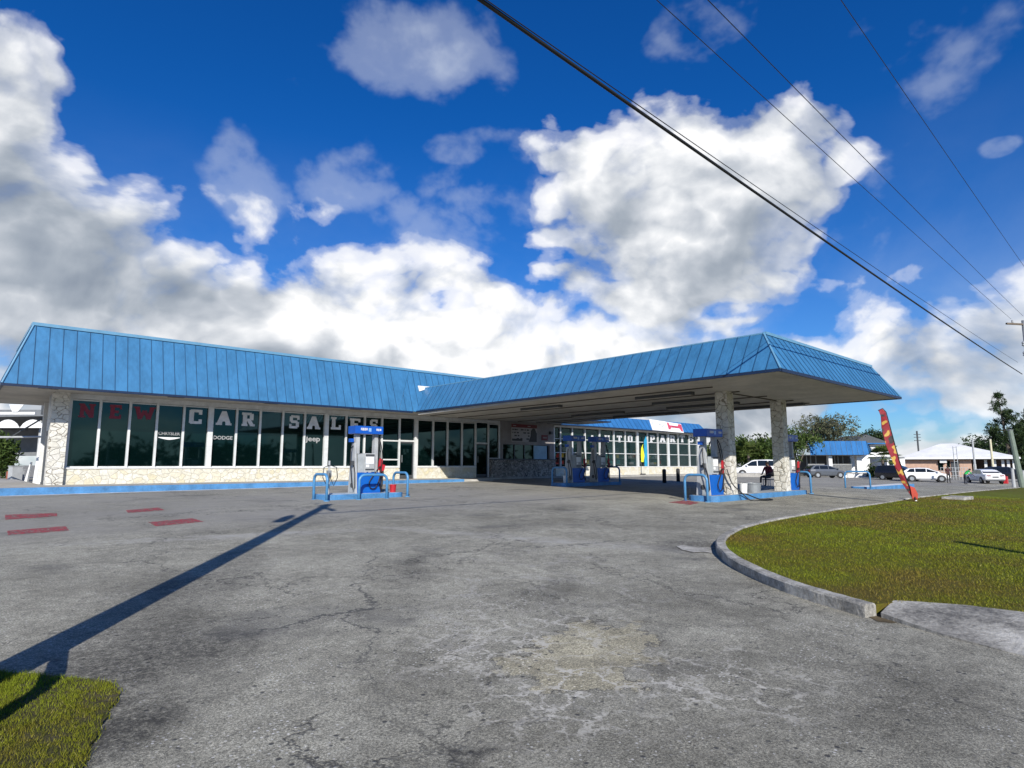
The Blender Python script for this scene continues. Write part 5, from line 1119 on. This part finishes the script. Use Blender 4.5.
    for x in (P['L']*.31, -P['L']*.30):
        for s in (-1, 1):
            wr = .34 if kind != 'sedan' else .32; L(o, MB().lathe([(wr+.05, 0), (wr+.05, .02)], (x, s*(W+.004)-.01, wr), 18, 'y'), 'wheel_arch', m_black)
            w_ = L(o, MB().lathe([(wr*.6, -.1), (wr, -.09), (wr, .09), (wr*.6, .1)], (x, s*(W-.06), wr), 20, 'y'), 'tyre', m_black)
            L(w_, MB().lathe([(wr*.6, 0), (wr*.58, .02), (.05, .03)], (x, s*(W+.04)+(-.02 if s > 0 else -.01), wr), 12, 'y'), 'rim', m_galv)
    xf, xr = P['L']/2, -P['L']/2; m_tl = plain('tail_lamp_red', (.35, .01, .01, 1), .3); m_hl = plain('head_lamp', (.6, .62, .65, 1), .2)
    for s in (-1, 1):
        zt = P['belt']; L(o, MB().box(xr-.0, xr+.14, s*W*.62-.16, s*W*.62+.17, zt-.22, zt-.06), 'tail_light', m_tl); L(o, MB().box(xf-.20, xf-.04, s*W*.62-.17, s*W*.62+.16, zt-.34, zt-.22), 'headlight', m_hl)
        L(o, MB().box(1.0, 1.15, s*(W+.01), s*(W+.14), zt+.02, zt+.15), 'mirror', paint)
    L(o, MB().box(xr-.03, xr+.05, -.26, .26, .62, .74), 'licence_plate', m_dgrey); L(o, MB().box(xr-.02, xr+.3, -W*.85, W*.85, .3, .44), 'rear_bumper', m_dgrey); L(o, MB().box(xf-.3, xf+.02, -W*.8, W*.8, .3, .44), 'front_grille', m_dgrey)
    return o
def vy(px): return YAW-math.atan((px-512)/615.)
def paint(name, c, r=.25):
    t = NT(name); t.b.inputs['Base Color'].default_value = c; t.b.inputs['Roughness'].default_value = r; t.b.inputs['Coat Weight'].default_value = .6
    n = noise(t, pos(t), 2.2, 3); t.l(ramp(t, n, [(.3, tuple(x*.85 for x in c[:3])+(1,)), (.7, c)]), t.b.inputs['Base Color']); return t.m
pw = paint('white_car_paint', (.80, .80, .80, 1)); pg = paint('grey_car_paint', (.09, .10, .115, 1)); pk = paint('black_car_paint', (.012, .012, .014, 1))
car('van', pw, at(757, 64), vy(757)+R_(90+6), 'long white minivan seen side on between the two stone columns')
car('hatch', pg, at(824, 72), vy(822)+R_(-62), 'dark grey hatchback parked before the blue roofed building')
car('hatch', pw, at(924, 66), vy(924)+R_(-84), 'white hatchback facing right just beyond the feather flag')
car('suv', pk, at(898, 70), vy(898)+R_(-110), 'black car half hidden behind the feather flag')
car('sedan', pw, at(983, 64), vy(983)+R_(22), 'white saloon seen from behind next to a bending person in green')
car('suv', pk, at(1006, 72), vy(1006)-P90, 'black car behind the white saloon at the right')

# ------------------------------------------------------------------ people
def skin_mesh(name, pts, edges, rad, sub=1):
    me = bpy.data.meshes.new(name); me.from_pydata(pts, edges, []); o = bpy.data.objects.new(name, me); col.objects.link(o)
    m = o.modifiers.new('s', 'SKIN'); 
    for i, r in enumerate(rad): me.skin_vertices[0].data[i].radius = (r, r) if not hasattr(r, '__len__') else r
    me.skin_vertices[0].data[0].use_root = True
    m2 = o.modifiers.new('u', 'SUBSURF'); m2.levels = m2.render_levels = sub
    dg = bpy.context.evaluated_depsgraph_get(); me2 = bpy.data.meshes.new_from_object(o.evaluated_get(dg)); bpy.data.objects.remove(o); return me2
def person(loc, yaw, J, label, shirt, trousers, skin, hair):
    """J: joint positions, local +x is the way the person faces"""
    o = thing('person', label, 'person', loc, yaw, None, world=False)
    names = ['pelvis', 'waist', 'chest', 'neck', 'head', 'crown', 'ls', 'le', 'lw', 'lh', 'rs', 're', 'rw', 'rh', 'lhip', 'lk', 'la', 'lt', 'rhip', 'rk', 'ra', 'rt']
    rad = [.135, .125, .15, .058, .088, .07, .062, .045, .032, .03, .062, .045, .032, .03, .09, .06, .042, .035, .09, .06, .042, .035]
    pts = [J[n] for n in names]; idx = {n: i for i, n in enumerate(names)}
    E = [('pelvis', 'waist'), ('waist', 'chest'), ('chest', 'neck'), ('neck', 'head'), ('head', 'crown'), ('chest', 'ls'), ('ls', 'le'), ('le', 'lw'), ('lw', 'lh'), ('chest', 'rs'), ('rs', 're'), ('re', 'rw'), ('rw', 'rh'), ('pelvis', 'lhip'), ('lhip', 'lk'), ('lk', 'la'), ('la', 'lt'), ('pelvis', 'rhip'), ('rhip', 'rk'), ('rk', 'ra'), ('ra', 'rt')]
    E = [(idx[a], idx[b]) for a, b in E]
    for h, w in (('lh', 'lw'), ('rh', 'rw')):          # five fingers on each palm
        d = (Vector(J[h])-Vector(J[w])).normalized(); sd = d.cross(Vector((0, 0, 1))); sd = sd.normalized() if sd.length > .1 else Vector((0, 1, 0))
        for kf in range(5):
            off = (kf-2)*.017; ln = (.05, .075, .085, .078, .06)[kf]; b = Vector(J[h])+sd*off+d*.02
            pts.append(tuple(b)); rad.append(.011); pts.append(tuple(b+d*ln+sd*off*.3+Vector((.01, 0, -.01)))); rad.append(.008); E += [(idx[h], len(pts)-2), (len(pts)-2, len(pts)-1)]
    me = skin_mesh('body', pts, E, rad, 1); me.materials.clear()
    for m in (skin, shirt, trousers, m_black): me.materials.append(m)
    P_ = [Vector(p) for p in pts]
    def near(c, segs):
        best = 9
        for a, b in segs:
            A, B = P_[a], P_[b]; t = max(0, min(1, (c-A).dot(B-A)/max(1e-6, (B-A).length_squared))); best = min(best, (A+(B-A)*t-c).length)
        return best
    I = idx; sh = [(I['waist'], I['chest']), (I['ls'], I['le']), (I['rs'], I['re']), (I['chest'], I['ls']), (I['chest'], I['rs']), (I['pelvis'], I['waist'])]; trs = [(I['pelvis'], I['lhip']), (I['lhip'], I['lk']), (I['lk'], I['la']), (I['pelvis'], I['rhip']), (I['rhip'], I['rk']), (I['rk'], I['ra'])]; ft = [(I['la'], I['lt']), (I['ra'], I['rt'])]; sk = [(I['neck'], I['head']), (I['head'], I['crown']), (I['le'], I['lw']), (I['re'], I['rw']), (I['lw'], I['lh']), (I['rw'], I['rh'])]
    for f in me.polygons:
        c = f.center; ds = [near(c, sk), near(c, sh), near(c, trs), near(c, ft)]; f.material_index = ds.index(min(ds)); f.use_smooth = True
    b = bpy.data.objects.new('body', me); col.objects.link(b); b.parent = o
    hc = Vector(J['head']).lerp(Vector(J['crown']), .75); mb = MB(); vs = []; hd = Vector(J['crown'])-Vector(J['head']); hd.normalize()
    mb.lathe([(.02, .085), (.07, .07), (.10, .02), (.103, -.03), (.085, -.06)], tuple(hc+Vector((-.018, 0, 0))), 14); L(o, mb, 'hair', hair, smooth=True)
    fc = Vector(J['head'])+Vector((.085, 0, .02)); mb = MB(); mb.prism([tuple(fc+Vector((0, -.012, .02))), tuple(fc+Vector((0, .012, .02))), tuple(fc+Vector((.02, 0, -.02)))], (0, 0, 0), (.004, 0, 0)); L(o, mb, 'nose', skin)
    mb = MB()
    for s in (-1, 1): mb.lathe([(.001, 0), (.010, .002), (.001, .006)], tuple(fc+Vector((-.002, s*.032, .03))), 8, 'x')
    L(o, mb, 'eyes', m_black); L(o, MB().box(fc.x-.004, fc.x+.004, -.022+fc.y, .022+fc.y, fc.z-.052, fc.z-.044), 'mouth', plain('lip', (.10, .03, .03, 1)))
    return o
def stand(lean=0., arm=.0, reach=0.):
    J = {'pelvis': (0, 0, .93), 'lhip': (0, .10, .88), 'rhip': (0, -.10, .88), 'lk': (.03, .12, .48), 'rk': (.03, -.12, .48), 'la': (-.02, .13, .08), 'ra': (-.02, -.13, .08), 'lt': (.13, .14, .035), 'rt': (.13, -.14, .035)}
    ca_, sa_ = math.cos(lean), math.sin(lean)
    def up(x, y, z): return (x*ca_+(z-.93)*sa_, y, .93+(z-.93)*ca_-x*sa_)
    for n, p in (('waist', (0, 0, 1.1)), ('chest', (.0, 0, 1.34)), ('neck', (.01, 0, 1.50)), ('head', (.03, 0, 1.60)), ('crown', (.02, 0, 1.68)), ('ls', (0, .19, 1.41)), ('rs', (0, -.19, 1.41))): J[n] = up(*p)
    for s, y in (('l', 1), ('r', -1)):
        S = Vector(J[s+'s']); a = reach+arm*y; E_ = S+Vector((math.sin(a)*.28, y*.06, -math.cos(a)*.28)); W_ = E_+Vector((math.sin(a+.4)*.25, -y*.03, -math.cos(a+.4)*.25)); H_ = W_+(W_-E_).normalized()*.08
        J[s+'e'], J[s+'w'], J[s+'h'] = tuple(E_), tuple(W_), tuple(H_)
    return J
skd = plain('dark_skin', (.09, .045, .028, 1), .5); hrd = plain('black_hair', (.01, .009, .008, 1), .8)
person(at(947, 63), vy(947)+R_(180+30), stand(0, .1, .25), 'person in dark maroon top standing at the nose of the white hatchback', plain('maroon_top', (.05, .012, .014, 1), .8), plain('black_trousers', (.015, .015, .018, 1), .8), skd, hrd)
person(at(963.5, 60), vy(968)+R_(-60), stand(.75, .0, .5), 'person in bright green shirt bending over beside the white saloon', plain('green_shirt', (.02, .42, .08, 1), .8), plain('dark_jeans', (.04, .045, .06, 1), .8), skd, hrd)
SP = at(768, 32.5)
J = {'pelvis': (0, 0, .50), 'waist': (.0, 0, .66), 'chest': (.03, 0, .90), 'neck': (.06, 0, 1.06), 'head': (.09, 0, 1.16), 'crown': (.08, 0, 1.24), 'ls': (.04, .19, .98), 'rs': (.04, -.19, .98), 'le': (.10, .27, .73), 're': (.10, -.27, .73), 'lw': (.32, .17, .62), 'rw': (.32, -.17, .62), 'lh': (.40, .14, .62), 'rh': (.40, -.14, .62),
     'lhip': (.03, .10, .50), 'rhip': (.03, -.10, .50), 'lk': (.46, .14, .50), 'rk': (.46, -.14, .50), 'la': (.50, .15, .08), 'ra': (.50, -.15, .08), 'lt': (.64, .16, .035), 'rt': (.64, -.16, .035)}
person(SP, vy(768)+R_(180-35), J, 'person in dark red shirt sitting on a chair between the stone columns', plain('dark_red_shirt', (.16, .02, .025, 1), .8), plain('black_trousers', (.015, .015, .018, 1), .8), skd, hrd)
chs = thing('chair', 'simple dark chair under the seated person in red', 'chair', SP, vy(768)+R_(180-35), None, world=False)
L(chs, MB().box(-.22, .24, -.22, .22, .33, .37), 'seat', m_dgrey); L(chs, MB().box(-.26, -.22, -.22, .22, .5, .9), 'backrest', m_dgrey)
for x in (-.2, .2):
    for y in (-.2, .2): L(chs, MB().tube([(x, y, 0), (x, y, .9 if x < 0 else .33)], .018, 6), 'leg', m_galv)

# ------------------------------------------------------------------ shop-side odds: shadow-side wall pieces right of the columns
# ------------------------------------------------------------------ sky, sun, camera
SUN_EL = R_(28.4); SUN_DIR = Vector((.5726*math.cos(SUN_EL), .8198*math.cos(SUN_EL), -math.sin(SUN_EL)))   # direction the light travels
sl = bpy.data.lights.new('sun', 'SUN'); sl.energy = 5.0; sl.angle = R_(.5); sl.color = (1, .955, .88)
so = bpy.data.objects.new('sun', sl); col.objects.link(so); so.rotation_euler = SUN_DIR.to_track_quat('-Z', 'Y').to_euler(); so.location = (0, 0, 30)
W = bpy.data.worlds.new('World'); scene.world = W; W.use_nodes = True
class WT:
    pass
t = NT.__new__(NT); t.t = W.node_tree; bg = t.t.nodes['Background']
sky = t.n('ShaderNodeTexSky', sky_type='NISHITA'); sky.sun_disc = False; sky.sun_elevation = SUN_EL
az_sun = math.atan2(-.8198, -.5726)      # where the sun stands, from +X towards +Y
sky.sun_rotation = math.pi/2-az_sun; sky.air_density = 1.0; sky.dust_density = .3; sky.ozone_density = 3.0; sky.altitude = 0
tc = t.n('ShaderNodeTexCoord').outputs['Generated']
nv = t.n('ShaderNodeVectorMath', operation='NORMALIZE'); t.l(tc, nv.inputs[0]); V = nv.outputs[0]
sep = t.n('ShaderNodeSeparateXYZ'); t.l(V, sep.inputs[0])
AZ = math_(t, 'ARCTAN2', sep.outputs[1], sep.outputs[0]); EL = math_(t, 'ARCSINE', sep.outputs[2])
def azel(x, y): d = ray(x, y); return math.atan2(d[1], d[0]), math.asin(d[2])
def fbm(scale, detail, rough, off=(0, 0, 0), dist=0.):
    m = t.n('ShaderNodeMapping'); m.inputs['Location'].default_value = off; m.inputs['Scale'].default_value = (1, 1, 1.35); t.l(V, m.inputs['Vector'])
    n = t.n('ShaderNodeTexNoise'); n.inputs['Scale'].default_value = scale; n.inputs['Detail'].default_value = detail; n.inputs['Roughness'].default_value = rough; n.inputs['Distortion'].default_value = dist; t.l(m.outputs[0], n.inputs['Vector']); return n.outputs['Fac']
OFF = (.020, -.028, -.040)            # a step towards the light: brighter where the cloud thins that way
def billow(off):
    return math_(t, 'ABSOLUTE', math_(t, 'SUBTRACT', fbm(7.5, 3, .5, off), .5))
n1 = fbm(4.2, 7, .54, dist=.25); n1b = fbm(4.2, 7, .54, tuple(-x for x in OFF), dist=.25)
b1 = billow((5, 2, 1)); b1b = billow((5-OFF[0], 2-OFF[1], 1-OFF[2]))
N = math_(t, 'ADD', math_(t, 'MULTIPLY', math_(t, 'SUBTRACT', n1, .5), 1.9), math_(t, 'MULTIPLY', math_(t, 'SUBTRACT', b1, .09), 1.5))
Nb = math_(t, 'ADD', math_(t, 'MULTIPLY', math_(t, 'SUBTRACT', n1b, .5), 1.9), math_(t, 'MULTIPLY', math_(t, 'SUBTRACT', b1b, .09), 1.5))
# top edge of the big cloud bank as elevation against bearing
edge_px = [(-60, -60), (0, 40), (40, 95), (75, 140), (120, 172), (165, 205), (215, 222), (262, 228), (330, 232), (400, 236), (450, 232), (500, 236), (545, 255), (600, 285), (680, 318), (745, 312), (800, 300), (850, 290), (900, 285), (930, 290), (960, 305), (1000, 280), (1060, 262)]
ep = sorted(azel(x, y) for x, y in edge_px); ep = [(ep[0][0]-.8, .10), (ep[0][0]-.3, .22)]+ep+[(ep[-1][0]+.2, .5), (ep[-1][0]+.8, .10)]; a0, a1 = ep[0][0], ep[-1][0]
azn = math_(t, 'DIVIDE', math_(t, 'SUBTRACT', AZ, a0), a1-a0, clamp=True)
fc = t.n('ShaderNodeFloatCurve'); cm = fc.mapping; c0 = cm.curves[0]
c0.points[0].location = (0, ep[0][1]); c0.points[-1].location = (1, ep[-1][1])
for a, e in ep[1:-1]: c0.points.new((a-a0)/(a1-a0), e)
cm.update(); t.l(azn, fc.inputs['Value']); TOP = fc.outputs['Value']
bank = math_(t, 'MULTIPLY', math_(t, 'ADD', math_(t, 'SUBTRACT', TOP, EL), .0), 5.0)
bank = math_(t, 'MINIMUM', bank, .48)
def blob(x, y, rx, ry, gain=1., cap=.7, base=0.):
    a, e = azel(x, y); a2, e2 = azel(x+rx, y); a3, e3 = azel(x, y-ry); ra = abs(a2-a); re = abs(e3-e)
    u = math_(t, 'DIVIDE', math_(t, 'SUBTRACT', AZ, a), ra); v = math_(t, 'DIVIDE', math_(t, 'SUBTRACT', EL, e), re)
    r = math_(t, 'SQRT', math_(t, 'ADD', math_(t, 'MULTIPLY', u, u), math_(t, 'MULTIPLY', v, v)))
    return math_(t, 'MINIMUM', math_(t, 'MULTIPLY', math_(t, 'SUBTRACT', 1., r), gain), cap), v
D_ = bank
for b in ((640, 205, 140, 112, 1.25, .44), (785, 175, 92, 92, 1.25, .44), (700, 262, 190, 84, 1.15, .44), (585, 238, 90, 75, 1.0, .40), (5, 85, 75, 100, 1.1, .44), (730, 210, 140, 80, 1.3, .46)):
    D_ = math_(t, 'MAXIMUM', D_, blob(*b)[0])
thin = None
for b in ((410, 55, 95, 52, .62, .30), (360, 178, 66, 40, .62, .30), (250, 195, 40, 50, .5, .22), (690, 32, 70, 40, .45, .14), (1000, 147, 30, 15, .7, .25), (520, 200, 60, 55, .5, .22), (455, 150, 45, 22, .4, .16), (470, 215, 110, 60, .7, .34), (235, 160, 30, 45, .5, .2), (850, 200, 55, 60, .5, .22), (300, 92, 25, 18, .4, .1), (930, 60, 50, 30, .2, .02)):
    q = blob(*b)[0]; thin = q if thin is None else math_(t, 'MAXIMUM', thin, q)
for b in ((452, 300, 34, 15, .6, .22), (862, 250, 62, 34, .8, .4), (728, 310, 46, 13, .6, .3), (912, 428, 170, 26, .5, .28), (548, 255, 34, 12, .5, .22)):
    D_ = math_(t, 'SUBTRACT', D_, math_(t, 'MAXIMUM', blob(*b)[0], 0.))
d = math_(t, 'ADD', D_, N); db = math_(t, 'ADD', D_, Nb)
wsp = fbm(11., 4, .6, (2, 7, 3)); de = math_(t, 'ADD', d, math_(t, 'MULTIPLY', math_(t, 'SUBTRACT', wsp, .5), .35))
al = ramp(t, de, [(.0, 0.), (.09, .25), (.24, .8), (.42, 1.)], 'EASE')
dth = math_(t, 'ADD', thin, math_(t, 'ADD', math_(t, 'MULTIPLY', N, .75), math_(t, 'MULTIPLY', math_(t, 'SUBTRACT', wsp, .5), .6))); al2 = ramp(t, dth, [(.0, 0.), (.30, .28), (.70, .62)], 'EASE')
# light on the cloud: relief towards the sun, grey where it is thick and low
rel = math_(t, 'MULTIPLY', math_(t, 'SUBTRACT', d, db), 1.25)
low = fbm(2.4, 4, .55, (3.1, 1.7, .4))
gr = math_(t, 'MULTIPLY', math_(t, 'SUBTRACT', low, .5), -1.3)
shade = math_(t, 'ADD', math_(t, 'ADD', rel, gr), math_(t, 'MULTIPLY', d, -.22)); shade = math_(t, 'ADD', shade, .93)
for (x, y, rx, ry, k_) in ((15, 235, 120, 100, .42), (640, 290, 110, 40, .30), (600, 235, 80, 50, .28), (740, 265, 110, 30, .2), (450, 270, 130, 26, .12), (160, 300, 90, 40, .2), (960, 350, 120, 80, .36), (900, 430, 170, 45, .34), (320, 340, 110, 30, -.25), (760, 160, 60, 60, -.2), (90, 180, 70, 60, -.22), (240, 240, 80, 60, -.15), (880, 310, 40, 24, -.3)):
    shade = math_(t, 'SUBTRACT', shade, math_(t, 'MULTIPLY', math_(t, 'MAXIMUM', blob(x, y, rx, ry, 1.5, 1.)[0], 0.), k_))
CW = ramp(t, shade, [(.0, (2.6, 3.1, 3.9, 1)), (.35, (4.0, 4.5, 5.2, 1)), (.62, (5.9, 6.3, 6.9, 1)), (.88, (8.8, 9.0, 9.3, 1)), (1.05, (10.4, 10.4, 10.5, 1))])
skyc = t.n('ShaderNodeHueSaturation'); skyc.inputs['Saturation'].default_value = 1.28; skyc.inputs['Value'].default_value = 1.0; t.l(sky.outputs[0], skyc.inputs['Color'])
SK = mixc(t, 1., skyc.outputs[0], (.18, .74, 1.24, 1), 'MULTIPLY')
hz = ramp(t, EL, [(.0, 1.), (.16, .8), (.55, 0.)]); SK = mixc(t, hz, SK, mixc(t, 1., SK, (2.6, 1.08, 1.0, 1), 'MULTIPLY'))
hzw = mixc(t, 1., ramp(t, EL, [(.10, .30), (.34, .06), (.5, 0.)]), ramp(t, n1, [(.38, .2), (.62, 1.)]), 'MULTIPLY'); SK = mixc(t, hzw, SK, (7.0, 7.9, 9.0, 1))
m1 = mixc(t, al2, SK, (7.0, 7.7, 8.8, 1)); m2 = mixc(t, al, m1, CW)
gndm = ramp(t, math_(t, 'ADD', EL, .5), [(.485, 1.), (.5, 0.)]); m3 = mixc(t, gndm, m2, (2.5, 2.6, 2.7, 1))
t.l(m3, bg.inputs['Color']); bg.inputs['Strength'].default_value = .085
W.cycles.sampling_method = 'MANUAL'; W.cycles.sample_map_resolution = 256
cam = bpy.data.cameras.new('camera'); co = bpy.data.objects.new('camera', cam); col.objects.link(co)
cam.sensor_width = 36; cam.lens = FP*36/1024; cam.clip_end = 4000; cam.clip_start = .05
co.location = tuple(CAM); co.rotation_euler = (R_(90)+PITCH, 0, YAW-math.pi/2); scene.camera = co
scene.view_settings.view_transform = 'Standard'; scene.view_settings.look = 'None'; scene.view_settings.gamma = 1; scene.view_settings.exposure = .22
scene.render.resolution_x = 1024; scene.render.resolution_y = 768
for o in bpy.data.objects:
    if '_w' in o.keys(): del o['_w']
